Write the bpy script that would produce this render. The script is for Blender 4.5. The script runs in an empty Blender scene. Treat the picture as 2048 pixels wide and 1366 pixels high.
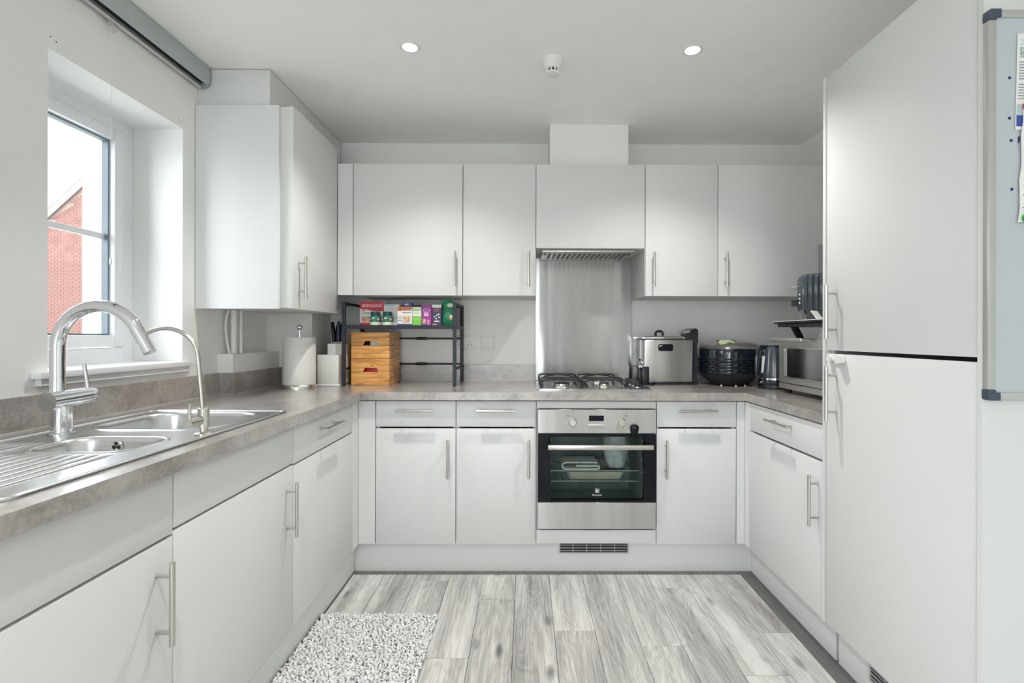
import bpy, bmesh, math, random
from mathutils import Vector, Matrix
R = math.radians
random.seed(7)
sc = bpy.context.scene
COL = sc.collection

# ------------------------------------------------------------------ camera, world, lights, exposure
cam_d = bpy.data.cameras.new('camera'); cam = bpy.data.objects.new('camera', cam_d); COL.objects.link(cam)
cam_d.sensor_width = 36; cam_d.lens = 17.30
cam_d.shift_x = -0.01645; cam_d.shift_y = -0.0057; cam_d.clip_start = 0.02; cam_d.clip_end = 200
cam.matrix_world = Matrix.Translation((0, 0, 1.1908)) @ Matrix.Rotation(-0.0048, 4, 'Z') @ Matrix.Rotation(R(90), 4, 'X') @ Matrix.Rotation(0.0025, 4, 'Z')
sc.camera = cam
sc.view_settings.view_transform = 'Standard'; sc.view_settings.look = 'None'
sc.view_settings.gamma = 1; sc.view_settings.use_curve_mapping = False
sc.view_settings.exposure = 1.02
try:
    sc.cycles.max_bounces = 12; sc.cycles.diffuse_bounces = 8; sc.cycles.glossy_bounces = 4
    sc.cycles.transparent_max_bounces = 12; sc.cycles.caustics_reflective = False
    sc.cycles.sample_clamp_indirect = 6.0; sc.cycles.use_denoising = True
except Exception: pass

w = bpy.data.worlds.new('overcast_sky'); sc.world = w; w.use_nodes = True
nt = w.node_tree; bg = nt.nodes['Background']
tc = nt.nodes.new('ShaderNodeTexCoord'); sp = nt.nodes.new('ShaderNodeSeparateXYZ')
cr = nt.nodes.new('ShaderNodeValToRGB')
cr.color_ramp.elements[0].position = 0.42; cr.color_ramp.elements[0].color = (0.74, 0.75, 0.74, 1)
cr.color_ramp.elements[1].position = 0.55; cr.color_ramp.elements[1].color = (0.90, 0.95, 1.0, 1)
mp = nt.nodes.new('ShaderNodeMath'); mp.operation = 'MULTIPLY_ADD'; mp.inputs[1].default_value = 0.5; mp.inputs[2].default_value = 0.5
nt.links.new(tc.outputs['Generated'], sp.inputs[0]); nt.links.new(sp.outputs['Z'], mp.inputs[0])
nt.links.new(mp.outputs[0], cr.inputs[0]); nt.links.new(cr.outputs[0], bg.inputs['Color'])
bg.inputs['Strength'].default_value = 4.2

def portal(name, loc, rot, sx, sy):
    l = bpy.data.lights.new(name, 'AREA'); l.shape = 'RECTANGLE'; l.size = sx; l.size_y = sy
    l.cycles.is_portal = True
    o = bpy.data.objects.new(name, l); o.location = loc; o.rotation_euler = rot; COL.objects.link(o)
portal('window_portal', (-1.80, 1.81, 1.58), (0, R(-90), 0), 1.0, 0.62)      # faces +x
portal('fill_door_portal', (-.60, -3.52, 1.1), (R(90), 0, 0), 1.45, 2.2)
portal('fill_window_portal', (-1.80, -1.75, 1.5), (0, R(-90), 0), 1.25, 1.75)      # faces +y
DOWNLIGHTS = [(-0.483, 2.03, 29, 122), (0.686, 2.04, 29, 122), (-0.483, 0.50, 30, 124), (0.10, -1.1, 24, 112)]

# ------------------------------------------------------------------ materials
def nodes_of(m):
    m.use_nodes = True
    return m.node_tree, m.node_tree.nodes['Principled BSDF']
def mat(name, col, rough=0.5, metal=0.0, var=0.03, vscale=8.0, bump=0.0, bscale=60.0, stretch=None, coat=0.0, spec=0.5):
    m = bpy.data.materials.new(name); t, b = nodes_of(m)
    tcn = t.nodes.new('ShaderNodeTexCoord'); mpn = t.nodes.new('ShaderNodeMapping')
    t.links.new(tcn.outputs['Object'], mpn.inputs[0])
    if stretch: mpn.inputs['Scale'].default_value = stretch
    n = t.nodes.new('ShaderNodeTexNoise'); n.inputs['Scale'].default_value = vscale; n.inputs['Detail'].default_value = 3
    t.links.new(mpn.outputs[0], n.inputs['Vector'])
    r = t.nodes.new('ShaderNodeValToRGB')
    a = [max(0, c * (1 - var)) for c in col]; z = [min(1, c * (1 + var)) for c in col]
    r.color_ramp.elements[0].position = .35; r.color_ramp.elements[1].position = .65
    r.color_ramp.elements[0].color = (*a, 1); r.color_ramp.elements[1].color = (*z, 1)
    t.links.new(n.outputs[0], r.inputs[0]); t.links.new(r.outputs[0], b.inputs['Base Color'])
    b.inputs['Roughness'].default_value = rough; b.inputs['Metallic'].default_value = metal
    b.inputs['Coat Weight'].default_value = coat; b.inputs['Specular IOR Level'].default_value = spec
    if bump:
        n2 = t.nodes.new('ShaderNodeTexNoise'); n2.inputs['Scale'].default_value = bscale; n2.inputs['Detail'].default_value = 2
        t.links.new(mpn.outputs[0], n2.inputs['Vector'])
        bp = t.nodes.new('ShaderNodeBump'); bp.inputs['Strength'].default_value = bump; bp.inputs['Distance'].default_value = .002
        t.links.new(n2.outputs[0], bp.inputs['Height']); t.links.new(bp.outputs[0], b.inputs['Normal'])
    return m
def glass(name, col=(1, 1, 1), refl=0.08, rough=0.0):
    m = bpy.data.materials.new(name); t, b = nodes_of(m); out = t.nodes['Material Output']
    tr = t.nodes.new('ShaderNodeBsdfTransparent'); tr.inputs[0].default_value = (*col, 1)
    gl = t.nodes.new('ShaderNodeBsdfGlossy'); gl.inputs['Roughness'].default_value = rough
    lw = t.nodes.new('ShaderNodeLayerWeight'); lw.inputs[0].default_value = refl * 3; lw.inputs[0].default_value = min(.9, refl * 3)
    mx = t.nodes.new('ShaderNodeMixShader'); t.links.new(lw.outputs['Fresnel'], mx.inputs[0])
    t.links.new(tr.outputs[0], mx.inputs[1]); t.links.new(gl.outputs[0], mx.inputs[2]); t.links.new(mx.outputs[0], out.inputs[0])
    t.nodes.remove(b); return m
def emit(name, col, s):
    m = bpy.data.materials.new(name); t, b = nodes_of(m)
    b.inputs['Emission Color'].default_value = (*col, 1); b.inputs['Emission Strength'].default_value = s
    b.inputs['Base Color'].default_value = (.9, .9, .9, 1); return m

M = {}
M['wall'] = mat('wall_paint', (.86, .865, .85), .75, var=.01, bump=.05, bscale=200)
M['ceil'] = mat('ceiling_paint', (.91, .91, .885), .85, var=.01)
M['cab'] = mat('cabinet_white', (.705, .712, .705), .42, var=.008, vscale=3, spec=.35)
M['carc'] = mat('carcass_white', (.72, .72, .70), .5, var=.01)
M['upvc'] = mat('upvc_white', (.83, .84, .86), .35, var=.01)
M['gasket'] = mat('glazing_bead_grey', (.19, .24, .28), .5)
M['steel0'] = mat('brushed_steel', (.56, .55, .54), .30, 1, var=.04, vscale=6, bump=.25, bscale=3, stretch=(4, 4, 260))
M['steelv0'] = mat('brushed_steel_fine', (.50, .49, .475), .33, 1, var=.05, vscale=4, bump=.2, bscale=3, stretch=(1, 1, 200))
M['sink'] = mat('sink_steel', (.70, .70, .70), .26, 1, var=.04, vscale=5, bump=.06, bscale=5, stretch=(150, 4, 4))
M['chrome'] = mat('chrome', (.78, .79, .82), .05, 1, var=.01)
M['nickel'] = mat('brushed_nickel', (.62, .60, .56), .26, 1, var=.02)
M['hood'] = mat('hood_metal', (.62, .61, .58), .4, .9, var=.02)
M['black'] = mat('black_plastic', (.016, .018, .022), .3, var=.1)
M['gblack'] = mat('gloss_black', (.006, .007, .011), .12, var=.1, spec=.22)
M['iron'] = mat('cast_iron_black', (.012, .013, .016), .38, var=.1, bump=.2)
M['navy'] = mat('navy_black_metal', (.009, .014, .022), .45, var=.08)
M['slate'] = mat('slate_blue_enamel', (.046, .060, .075), .18, var=.08, coat=.5)
M['slateh'] = mat('dark_slate_gloss', (.010, .015, .024), .13, var=.1, coat=.9)
M['white'] = mat('white_plastic', (.80, .80, .79), .35, var=.01)
M['cream'] = mat('cream_enamel', (.76, .755, .73), .35, var=.015)
M['blind'] = mat('blind_cassette_grey', (.46, .50, .49), .38, .3, var=.04)
M['blindl'] = mat('blind_rail_silver', (.62, .62, .60), .35, .5, var=.03)
M['fabric'] = mat('dark_blind_fabric', (.02, .02, .03), .9)
M['winglass'] = glass('window_glass', (.97, .98, .98), .03)
M['ovenglass'] = glass('oven_glass', (.86, .90, .89), .03)
M['dot'] = mat('dark_mark', (.03, .03, .03), .8)
M['silicone'] = mat('silicone_seal', (.55, .54, .52), .4)
M['paper'] = mat('paper_white', (.82, .82, .81), .7, var=.02)
M['red'] = mat('red_print', (.62, .02, .05), .4); M['pink'] = mat('pink_print', (.75, .22, .32), .4)
M['orange'] = mat('orange_print', (.80, .25, .03), .4); M['blue'] = mat('blue_print', (.03, .07, .35), .35)
M['lime'] = mat('lime_print', (.22, .62, .08), .4); M['purple'] = mat('purple_print', (.33, .03, .30), .35)
M['navyp'] = mat('navy_print', (.03, .03, .08), .35); M['green'] = mat('green_print', (.03, .28, .14), .3, var=.25, vscale=30)
M['dgreen'] = mat('dark_green_lid', (.006, .05, .04), .3); M['teal'] = mat('teal_label', (.02, .16, .11), .4)
M['lgreen'] = mat('pale_green_print', (.72, .80, .60), .4); M['skin'] = mat('picture_tan_print', (.70, .45, .30), .5, var=.35, vscale=60)
M['grey'] = mat('grey_print', (.30, .31, .32), .6); M['lteal'] = mat('pale_teal_print', (.45, .60, .60), .4)
M['ink'] = mat('blue_ink', (.01, .015, .16), .4); M['dink'] = mat('dark_ink', (.02, .02, .06), .5)
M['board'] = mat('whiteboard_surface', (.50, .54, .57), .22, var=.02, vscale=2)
M['alu'] = mat('anodised_aluminium', (.52, .52, .50), .35, .6, var=.02)
M['corner'] = mat('dark_corner_plastic', (.05, .07, .10), .4)
M['magred'] = mat('red_magnet', (.75, .02, .02), .3); M['maggreen'] = mat('green_magnet', (.02, .45, .05), .3)
M['enamel'] = mat('oven_enamel', (.36, .40, .39), .35, var=.2, vscale=4)
M['cloth'] = mat('tea_towel_white', (.74, .73, .69), .9, var=.08, vscale=40, bump=.3)
M['tray'] = mat('tray_tin', (.62, .58, .50), .4, .3, var=.08)
M['bag'] = mat('thin_plastic_bag', (.55, .57, .56), .3, var=.2, vscale=20, bump=.6, bscale=25)
M['pipe'] = mat('pipe_white', (.78, .78, .76), .3, var=.02)
M['render'] = mat('white_render', (.82, .82, .80), .9, var=.02)
M['bricks'] = mat('red_brick', (.17, .085, .07), .9, var=.14, vscale=3)
M['mortar'] = mat('mortar', (.26, .20, .175), .95, var=.04)
M['tile'] = mat('roof_tile_grey', (.12, .12, .13), .8, var=.15)
M['ground'] = mat('ground_paving', (.40, .39, .37), .9, var=.1, vscale=1)
M['rug'] = mat('rug_chenille', (.76, .76, .76), .95, var=.12, vscale=50)
M['rugb'] = mat('rug_backing', (.10, .10, .10), .95)
M['lamp'] = emit('lamp_lens', (1, .98, .95), 14)
M['cgrey'] = mat('cooker_lid_grey', (.30, .29, .28), .18, .7, var=.05)
M['display'] = mat('display_green', (.45, .60, .22), .3)
M['grille'] = mat('grille_grey', (.52, .54, .55), .4, .3)
M['toglass'] = glass('toaster_oven_glass', (.70, .80, .78), .22, .12)
M['bluecloth'] = mat('navy_cloth', (.03, .045, .08), .9, var=.2, vscale=30)

def stone():
    m = bpy.data.materials.new('stone_laminate'); t, b = nodes_of(m)
    c = t.nodes.new('ShaderNodeTexCoord')
    n1 = t.nodes.new('ShaderNodeTexNoise'); n1.inputs['Scale'].default_value = 7; n1.inputs['Detail'].default_value = 6; n1.inputs['Roughness'].default_value = .62; n1.inputs['Distortion'].default_value = .6
    n2 = t.nodes.new('ShaderNodeTexNoise'); n2.inputs['Scale'].default_value = 90; n2.inputs['Detail'].default_value = 4
    for n in (n1, n2): t.links.new(c.outputs['Object'], n.inputs['Vector'])
    mx = t.nodes.new('ShaderNodeMix'); mx.data_type = 'FLOAT'; mx.inputs[0].default_value = .3
    t.links.new(n1.outputs[0], mx.inputs[2]); t.links.new(n2.outputs[0], mx.inputs[3])
    r = t.nodes.new('ShaderNodeValToRGB'); e = r.color_ramp.elements
    e[0].position = .36; e[0].color = (.235, .208, .195, 1); e[1].position = .66; e[1].color = (.48, .45, .425, 1)
    k = e.new(.5); k.color = (.36, .328, .308, 1)
    t.links.new(mx.outputs[0], r.inputs[0]); t.links.new(r.outputs[0], b.inputs['Base Color'])
    b.inputs['Roughness'].default_value = .25; b.inputs['Coat Weight'].default_value = 1.0; b.inputs['Coat Roughness'].default_value = .30; b.inputs['Coat IOR'].default_value = 1.6
    bp = t.nodes.new('ShaderNodeBump'); bp.inputs['Strength'].default_value = .04; bp.inputs['Distance'].default_value = .001
    t.links.new(n2.outputs[0], bp.inputs['Height']); t.links.new(bp.outputs[0], b.inputs['Normal'])
    return m
M['stone'] = stone()

def plankmat(name, cols, rand=True):
    m = bpy.data.materials.new(name); t, b = nodes_of(m); L = t.links.new
    c = t.nodes.new('ShaderNodeTexCoord'); oi = t.nodes.new('ShaderNodeObjectInfo')
    mul = t.nodes.new('ShaderNodeMath'); mul.operation = 'MULTIPLY'; mul.inputs[1].default_value = 57.0
    L(oi.outputs['Random'], mul.inputs[0])
    off = t.nodes.new('ShaderNodeCombineXYZ'); L(mul.outputs[0], off.inputs[0]); L(mul.outputs[0], off.inputs[1]); L(mul.outputs[0], off.inputs[2])
    add = t.nodes.new('ShaderNodeVectorMath'); add.operation = 'ADD'; L(c.outputs['Object'], add.inputs[0]); L(off.outputs[0], add.inputs[1])
    def mapped(s):
        q = t.nodes.new('ShaderNodeMapping'); q.inputs['Scale'].default_value = s; L(add.outputs[0], q.inputs[0]); return q.outputs[0]
    nA = t.nodes.new('ShaderNodeTexNoise'); nA.inputs['Scale'].default_value = 1; nA.inputs['Detail'].default_value = 4; nA.inputs['Distortion'].default_value = .8
    L(mapped((9, 1.7, 1)), nA.inputs['Vector'])
    # rings: sin of the field gives cathedral grain
    rm = t.nodes.new('ShaderNodeMath'); rm.operation = 'MULTIPLY'; rm.inputs[1].default_value = 75; L(nA.outputs[0], rm.inputs[0])
    rs = t.nodes.new('ShaderNodeMath'); rs.operation = 'SINE'; L(rm.outputs[0], rs.inputs[0])
    nB = t.nodes.new('ShaderNodeTexNoise'); nB.inputs['Scale'].default_value = 1; nB.inputs['Detail'].default_value = 5
    L(mapped((160, 6, 1)), nB.inputs['Vector'])
    nC = t.nodes.new('ShaderNodeTexNoise'); nC.inputs['Scale'].default_value = 1; nC.inputs['Detail'].default_value = 2
    L(mapped((13, 1.2, 1)), nC.inputs['Vector'])
    vo = t.nodes.new('ShaderNodeTexVoronoi'); vo.inputs['Scale'].default_value = 1
    L(mapped((8.5, 3.4, 1)), vo.inputs['Vector'])
    kn = t.nodes.new('ShaderNodeMapRange'); kn.inputs['From Min'].default_value = .0; kn.inputs['From Max'].default_value = .19
    kn.inputs['To Min'].default_value = .42; kn.inputs['To Max'].default_value = 0; L(vo.outputs['Distance'], kn.inputs[0])
    # v = nA*.5 + rings*.05 + nB*.35 + nC*.4 - knots
    def mad(a, k, add_):
        q = t.nodes.new('ShaderNodeMath'); q.operation = 'MULTIPLY_ADD'; L(a, q.inputs[0]); q.inputs[1].default_value = k
        if isinstance(add_, float): q.inputs[2].default_value = add_
        else: L(add_, q.inputs[2])
        return q.outputs[0]
    v = mad(nB.outputs[0], .42, -.10); v = mad(rs.outputs[0], .035, v); v = mad(nC.outputs[0], .62, v); v = mad(oi.outputs['Random'], .10, v)
    v = mad(kn.outputs[0], -1.0, v)
    r = t.nodes.new('ShaderNodeValToRGB'); e = r.color_ramp.elements
    e[0].position = .12; e[0].color = (*cols[0], 1); e[1].position = .60; e[1].color = (*cols[2], 1); k = e.new(.38); k.color = (*cols[1], 1)
    L(v, r.inputs[0]); L(r.outputs[0], b.inputs['Base Color'])
    b.inputs['Roughness'].default_value = .38
    bp = t.nodes.new('ShaderNodeBump'); bp.inputs['Strength'].default_value = .15; bp.inputs['Distance'].default_value = .001
    L(nB.outputs[0], bp.inputs['Height']); L(bp.outputs[0], b.inputs['Normal'])
    return m
M['plank'] = plankmat('grey_oak_plank', [(.13, .124, .118), (.40, .388, .372), (.68, .665, .645)])
M['shade_subfloor'] = plankmat('dark_shade_and_subfloor_wood', [(.06, .06, .06), (.10, .098, .096), (.15, .147, .144)])  # dark wood for the painted shade strips, also the subfloor slab

def pine():
    m = bpy.data.materials.new('varnished_pine'); t, b = nodes_of(m); L = t.links.new
    c = t.nodes.new('ShaderNodeTexCoord'); oi = t.nodes.new('ShaderNodeObjectInfo')
    mul = t.nodes.new('ShaderNodeMath'); mul.operation = 'MULTIPLY'; mul.inputs[1].default_value = 31; L(oi.outputs['Random'], mul.inputs[0])
    off = t.nodes.new('ShaderNodeCombineXYZ'); [L(mul.outputs[0], off.inputs[i]) for i in range(3)]
    add = t.nodes.new('ShaderNodeVectorMath'); add.operation = 'ADD'; L(c.outputs['Object'], add.inputs[0]); L(off.outputs[0], add.inputs[1])
    mp_ = t.nodes.new('ShaderNodeMapping'); mp_.inputs['Scale'].default_value = (4, 4, 38); L(add.outputs[0], mp_.inputs[0])
    n = t.nodes.new('ShaderNodeTexNoise'); n.inputs['Scale'].default_value = 1.6; n.inputs['Detail'].default_value = 4; n.inputs['Distortion'].default_value = .7; L(mp_.outputs[0], n.inputs['Vector'])
    r = t.nodes.new('ShaderNodeValToRGB'); e = r.color_ramp.elements
    e[0].position = .33; e[0].color = (.52, .20, .04, 1); e[1].position = .62; e[1].color = (.88, .46, .14, 1)
    L(n.outputs[0], r.inputs[0])
    mp2 = t.nodes.new('ShaderNodeMapping'); mp2.inputs['Scale'].default_value = (9, 9, 22); L(add.outputs[0], mp2.inputs[0])
    vo = t.nodes.new('ShaderNodeTexVoronoi'); vo.inputs['Scale'].default_value = 1; L(mp2.outputs[0], vo.inputs['Vector'])
    kn = t.nodes.new('ShaderNodeMapRange'); kn.inputs['From Min'].default_value = .06; kn.inputs['From Max'].default_value = .16; kn.inputs['To Min'].default_value = 1; kn.inputs['To Max'].default_value = 0
    L(vo.outputs['Distance'], kn.inputs[0])
    mx = t.nodes.new('ShaderNodeMix'); mx.data_type = 'RGBA'; L(kn.outputs[0], mx.inputs[0]); L(r.outputs[0], mx.inputs[6]); mx.inputs[7].default_value = (.28, .08, .02, 1)
    L(mx.outputs[2], b.inputs['Base Color']); b.inputs['Roughness'].default_value = .35
    return m
M['pine'] = pine()
def brushed(name, col, rough, aniso, tangent, bs=.3, dist=.004, sx=9.0):
    m = mat(name, col, rough, 1, var=.05, vscale=3, bump=bs, bscale=1, stretch=(sx, 1, .45))
    t, b = nodes_of(m); c = t.nodes.new('ShaderNodeCombineXYZ')
    for i in range(3): c.inputs[i].default_value = tangent[i]
    t.nodes['Bump'].inputs['Distance'].default_value = dist
    b.inputs['Anisotropic'].default_value = aniso; t.links.new(c.outputs[0], b.inputs['Tangent'])
    return m
M['steel'] = brushed('brushed_steel', (.56, .55, .54), .30, .94, (0, 0, 1))
M['steelv'] = brushed('brushed_steel_splashback', (.46, .455, .45), .20, .94, (0, 0, 1), .6, .012, 5.0)

# ------------------------------------------------------------------ helpers
class B:
    """collects shapes into one bmesh"""
    def __init__(s): s.bm = bmesh.new()
    def box(s, x0, x1, y0, y1, z0, z1, bev=0.0, seg=2):
        r = bmesh.ops.create_cube(s.bm, size=1)
        vs = r['verts']
        bmesh.ops.scale(s.bm, vec=(abs(x1-x0), abs(y1-y0), abs(z1-z0)), verts=vs)
        bmesh.ops.translate(s.bm, vec=((x0+x1)/2, (y0+y1)/2, (z0+z1)/2), verts=vs)
        if bev:
            es = list({e for v in vs for e in v.link_edges})
            bmesh.ops.bevel(s.bm, geom=es, offset=bev, segments=seg, affect='EDGES', profile=.5)
        return s
    def cyl(s, p0, p1, r0, r1=None, n=20, cap=True):
        p0 = Vector(p0); p1 = Vector(p1); r1 = r0 if r1 is None else r1
        d = p1 - p0
        mtx = Matrix.Translation((p0+p1)/2) @ d.to_track_quat('Z', 'Y').to_matrix().to_4x4()
        bmesh.ops.create_cone(s.bm, cap_ends=cap, segments=n, radius1=r0, radius2=r1, depth=d.length, matrix=mtx)
        return s
    def sph(s, c, r, sc_=(1, 1, 1), n=16):
        mtx = Matrix.Translation(c) @ Matrix.Diagonal((*sc_, 1))
        bmesh.ops.create_uvsphere(s.bm, u_segments=n, v_segments=max(6, n//2), radius=r, matrix=mtx); return s
    def tube(s, pts, r, n=12, cap=True):
        pts = [Vector(p) for p in pts]; rs = r if isinstance(r, (list, tuple)) else [r]*len(pts)
        rings = []; up = Vector((0.137, 0.91, 0.39)).normalized(); prev = None
        for i, p in enumerate(pts):
            t = (pts[min(i+1, len(pts)-1)] - pts[max(i-1, 0)]).normalized()
            if prev is None:
                a = t.cross(up).normalized()
            else:
                a = (prev - t*prev.dot(t)).normalized()
            prev = a; b_ = t.cross(a)
            rings.append([s.bm.verts.new(p + (a*math.cos(2*math.pi*k/n) + b_*math.sin(2*math.pi*k/n))*rs[i]) for k in range(n)])
        for i in range(len(rings)-1):
            for k in range(n):
                s.bm.faces.new((rings[i][k], rings[i][(k+1) % n], rings[i+1][(k+1) % n], rings[i+1][k]))
        if cap:
            s.bm.faces.new(rings[0][::-1]); s.bm.faces.new(rings[-1])
        return s
    def loft(s, loops, cap0=True, cap1=True):
        rings = [[s.bm.verts.new(p) for p in lp] for lp in loops]; n = len(rings[0])
        for i in range(len(rings)-1):
            for k in range(n):
                s.bm.faces.new((rings[i][k], rings[i][(k+1) % n], rings[i+1][(k+1) % n], rings[i+1][k]))
        if cap0: s.bm.faces.new(rings[0][::-1])
        if cap1: s.bm.faces.new(rings[-1])
        return s
    def lathe(s, c, prof, n=32, cap0=True, cap1=True):
        cx, cy, cz = c
        return s.loft([[(cx + r*math.cos(2*math.pi*k/n), cy + r*math.sin(2*math.pi*k/n), cz+z) for k in range(n)] for r, z in prof], cap0, cap1)
    def prism(s, poly, lo, hi, axis='z'):
        """polygon extruded along an axis; poly holds the two other coordinates in xyz order"""
        def P(a, b_, c): return {'z': (a, b_, c), 'y': (a, c, b_), 'x': (c, a, b_)}[axis]
        v0 = [s.bm.verts.new(P(a, b_, lo)) for a, b_ in poly]; v1 = [s.bm.verts.new(P(a, b_, hi)) for a, b_ in poly]
        n = len(poly)
        for k in range(n): s.bm.faces.new((v0[k], v0[(k+1) % n], v1[(k+1) % n], v1[k]))
        s.bm.faces.new(v0[::-1]); s.bm.faces.new(v1); return s
    def plate(s, outer, holes, z0, z1):
        """flat plate with holes, extruded in z"""
        tmp = bmesh.new(); es = []
        for lp in [outer] + holes:
            vs = [tmp.verts.new((x, y, z0)) for x, y in lp]
            es += [tmp.edges.new((vs[i], vs[(i+1) % len(vs)])) for i in range(len(vs))]
        bmesh.ops.triangle_fill(tmp, use_beauty=True, use_dissolve=False, edges=es)
        r = bmesh.ops.extrude_face_region(tmp, geom=tmp.faces[:])
        bmesh.ops.translate(tmp, vec=(0, 0, z1-z0), verts=[g for g in r['geom'] if isinstance(g, bmesh.types.BMVert)])
        me = bpy.data.meshes.new('tmp'); tmp.to_mesh(me); tmp.free(); s.bm.from_mesh(me); bpy.data.meshes.remove(me); return s
    def xform(s, m):
        bmesh.ops.transform(s.bm, matrix=m, verts=s.bm.verts[:]); return s

def rr(cx, cy, hw, hh, r, n=6):
    pts = []
    for (sx, sy, a0) in ((1, 1, 0), (-1, 1, 90), (-1, -1, 180), (1, -1, 270)):
        for k in range(n+1):
            a = R(a0 + 90*k/n)
            pts.append((cx + sx*(hw-r) + r*math.cos(a), cy + sy*(hh-r) + r*math.sin(a)))
    return pts

def origin_of(o):
    v = Vector((0, 0, 0))
    while o: v += o.location; o = o.parent
    return v
def obj(name, b, m, parent=None, smooth=40, world=True, label=None, loc=None):
    """link the shapes as ONE mesh; coordinates are room coordinates unless world=False"""
    bm = b.bm if isinstance(b, B) else b
    if world and parent: bmesh.ops.translate(bm, vec=-origin_of(parent), verts=bm.verts[:])
    bmesh.ops.recalc_face_normals(bm, faces=bm.faces[:])
    me = bpy.data.meshes.new(name)
    for f in bm.faces: f.smooth = True
    bm.to_mesh(me); bm.free()
    try: me.set_sharp_from_angle(angle=R(smooth))
    except Exception: pass
    for mm in (m if isinstance(m, list) else [m]): me.materials.append(M[mm] if isinstance(mm, str) else mm)
    o = bpy.data.objects.new(name, me); COL.objects.link(o)
    if parent: o.parent = parent
    if label: o['label'] = label
    if loc: o.location = loc
    return o
def tag(o, label, cat, group=None, kind=None):
    o['label'] = label; o['category'] = cat
    if group: o['group'] = group
    if kind: o['kind'] = kind
    return o
def thing(name, label, cat, loc, rz=0, group=None):
    o = bpy.data.objects.new(name, None); COL.objects.link(o); o.location = loc; o.rotation_euler = (0, 0, rz)
    o.empty_display_size = .05
    return tag(o, label, cat, group)
def single(name, b, m, label, cat, base, group=None, smooth=40):
    """a thing that is one mesh, origin at its base"""
    bmesh.ops.translate(b.bm, vec=-Vector(base), verts=b.bm.verts[:])
    o = obj(name, b, m, smooth=smooth); o.location = base; return tag(o, label, cat, group)
def struct(name, b, m, label=None, parent=None):
    o = obj(name, b, m, parent)
    if not parent: o['kind'] = 'structure'
    if label: o['label'] = label
    return o
def lettering(txt, size, pos, m, parent, face='y', name='lettering', depth=.0004, bold=0.0, sx=1.0, align='CENTER'):
    """raised print; face 'y' looks towards -y, 'x' towards -x"""
    cu = bpy.data.curves.new('txt', 'FONT'); cu.body = txt; cu.size = size; cu.extrude = depth; cu.align_x = align; cu.align_y = 'CENTER'
    cu.resolution_u = 2; cu.offset = bold
    t = bpy.data.objects.new('txt', cu); COL.objects.link(t)
    dg = bpy.context.evaluated_depsgraph_get(); dg.update()
    me = bpy.data.meshes.new_from_object(t.evaluated_get(dg)); me.name = name
    bpy.data.objects.remove(t); bpy.data.curves.remove(cu)
    rot = Matrix.Rotation(R(90), 4, 'X') if face == 'y' else Matrix.Rotation(R(-90), 4, 'Z') @ Matrix.Rotation(R(90), 4, 'X')
    me.transform(Matrix.Translation(Vector(pos) - origin_of(parent)) @ rot @ Matrix.Diagonal((sx, 1, 1, 1)))
    me.materials.clear(); me.materials.append(M[m])
    o = bpy.data.objects.new(name, me); COL.objects.link(o); o.parent = parent; return o

# ------------------------------------------------------------------ room constants (metres)
XW, XR, YW, ZC = -1.468, 1.697, 3.051, 2.38
YF0 = -3.4
YB, YU = 2.454, 2.697          # base door face, wall-unit door face
XL, XRD = -0.836, 1.091        # left and right base door faces
WT = .91

# ------------------------------------------------------------------ setting
b = B()
b.box(XW-.30, XW, -.90, 1.515, -.1, ZC+.1); b.box(XW-.30, XW, YF0-.15, -2.60, -.1, ZC+.1); b.box(XW-.30, XW, -2.60, -.90, -.1, .90); b.box(XW-.30, XW, -2.60, -.90, 2.10, ZC+.1); b.box(XW-.30, XW, 2.106, YW+.2, -.1, ZC+.1)
b.box(XW-.30, XW, 1.515, 2.106, -.1, 1.079-.022); b.box(XW-.30, XW, 1.515, 2.106, 2.070, ZC+.1)
wl = struct('wall_left', b, 'wall')
b = B()
for y, z in ((1.522, 2.108), (1.541, 2.103), (2.080, 2.103), (2.096, 2.097)):
    obj('screw_hole', B().cyl((XW-.002, y, z), (XW+.0004, y, z), .0022, n=10), 'dot', wl)
struct('wall_back', B().box(XW-.30, XR+.30, YW, YW+.2, -.1, ZC+.1), 'wall')
struct('wall_right', B().box(XR, XR+.2, YF0-.15, YW, -.1, ZC+.1), 'wall')
b = B(); b.box(XW, -1.30, YF0-.15, YF0, -.1, ZC+.1); b.box(.13, XR, YF0-.15, YF0, -.1, ZC+.1); b.box(-1.30, .13, YF0-.15, YF0, 2.20, ZC+.1)
struct('wall_front', b, 'wall')
# added patio door, unseen behind the camera, to let fill daylight in
b = B()
for x in (-1.30, -.615, .07): b.box(x, x+.06, YF0-.11, YF0-.05, 0, 2.20)
b.box(-1.30, .13, YF0-.11, YF0-.05, 2.14, 2.20); b.box(-1.30, .13, YF0-.11, YF0-.05, 0, .06)
pd = struct('fill_door', b, 'upvc')
obj('pane', B().box(-1.24, -.615, YF0-.085, YF0-.079, .06, 2.14), 'winglass', pd)
obj('pane', B().box(-.555, .07, YF0-.085, YF0-.079, .06, 2.14), 'winglass', pd)
struct('ceiling', B().box(XW-.30, XR+.2, YF0-.15, YW+.2, ZC, ZC+.12), 'ceil')
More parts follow.
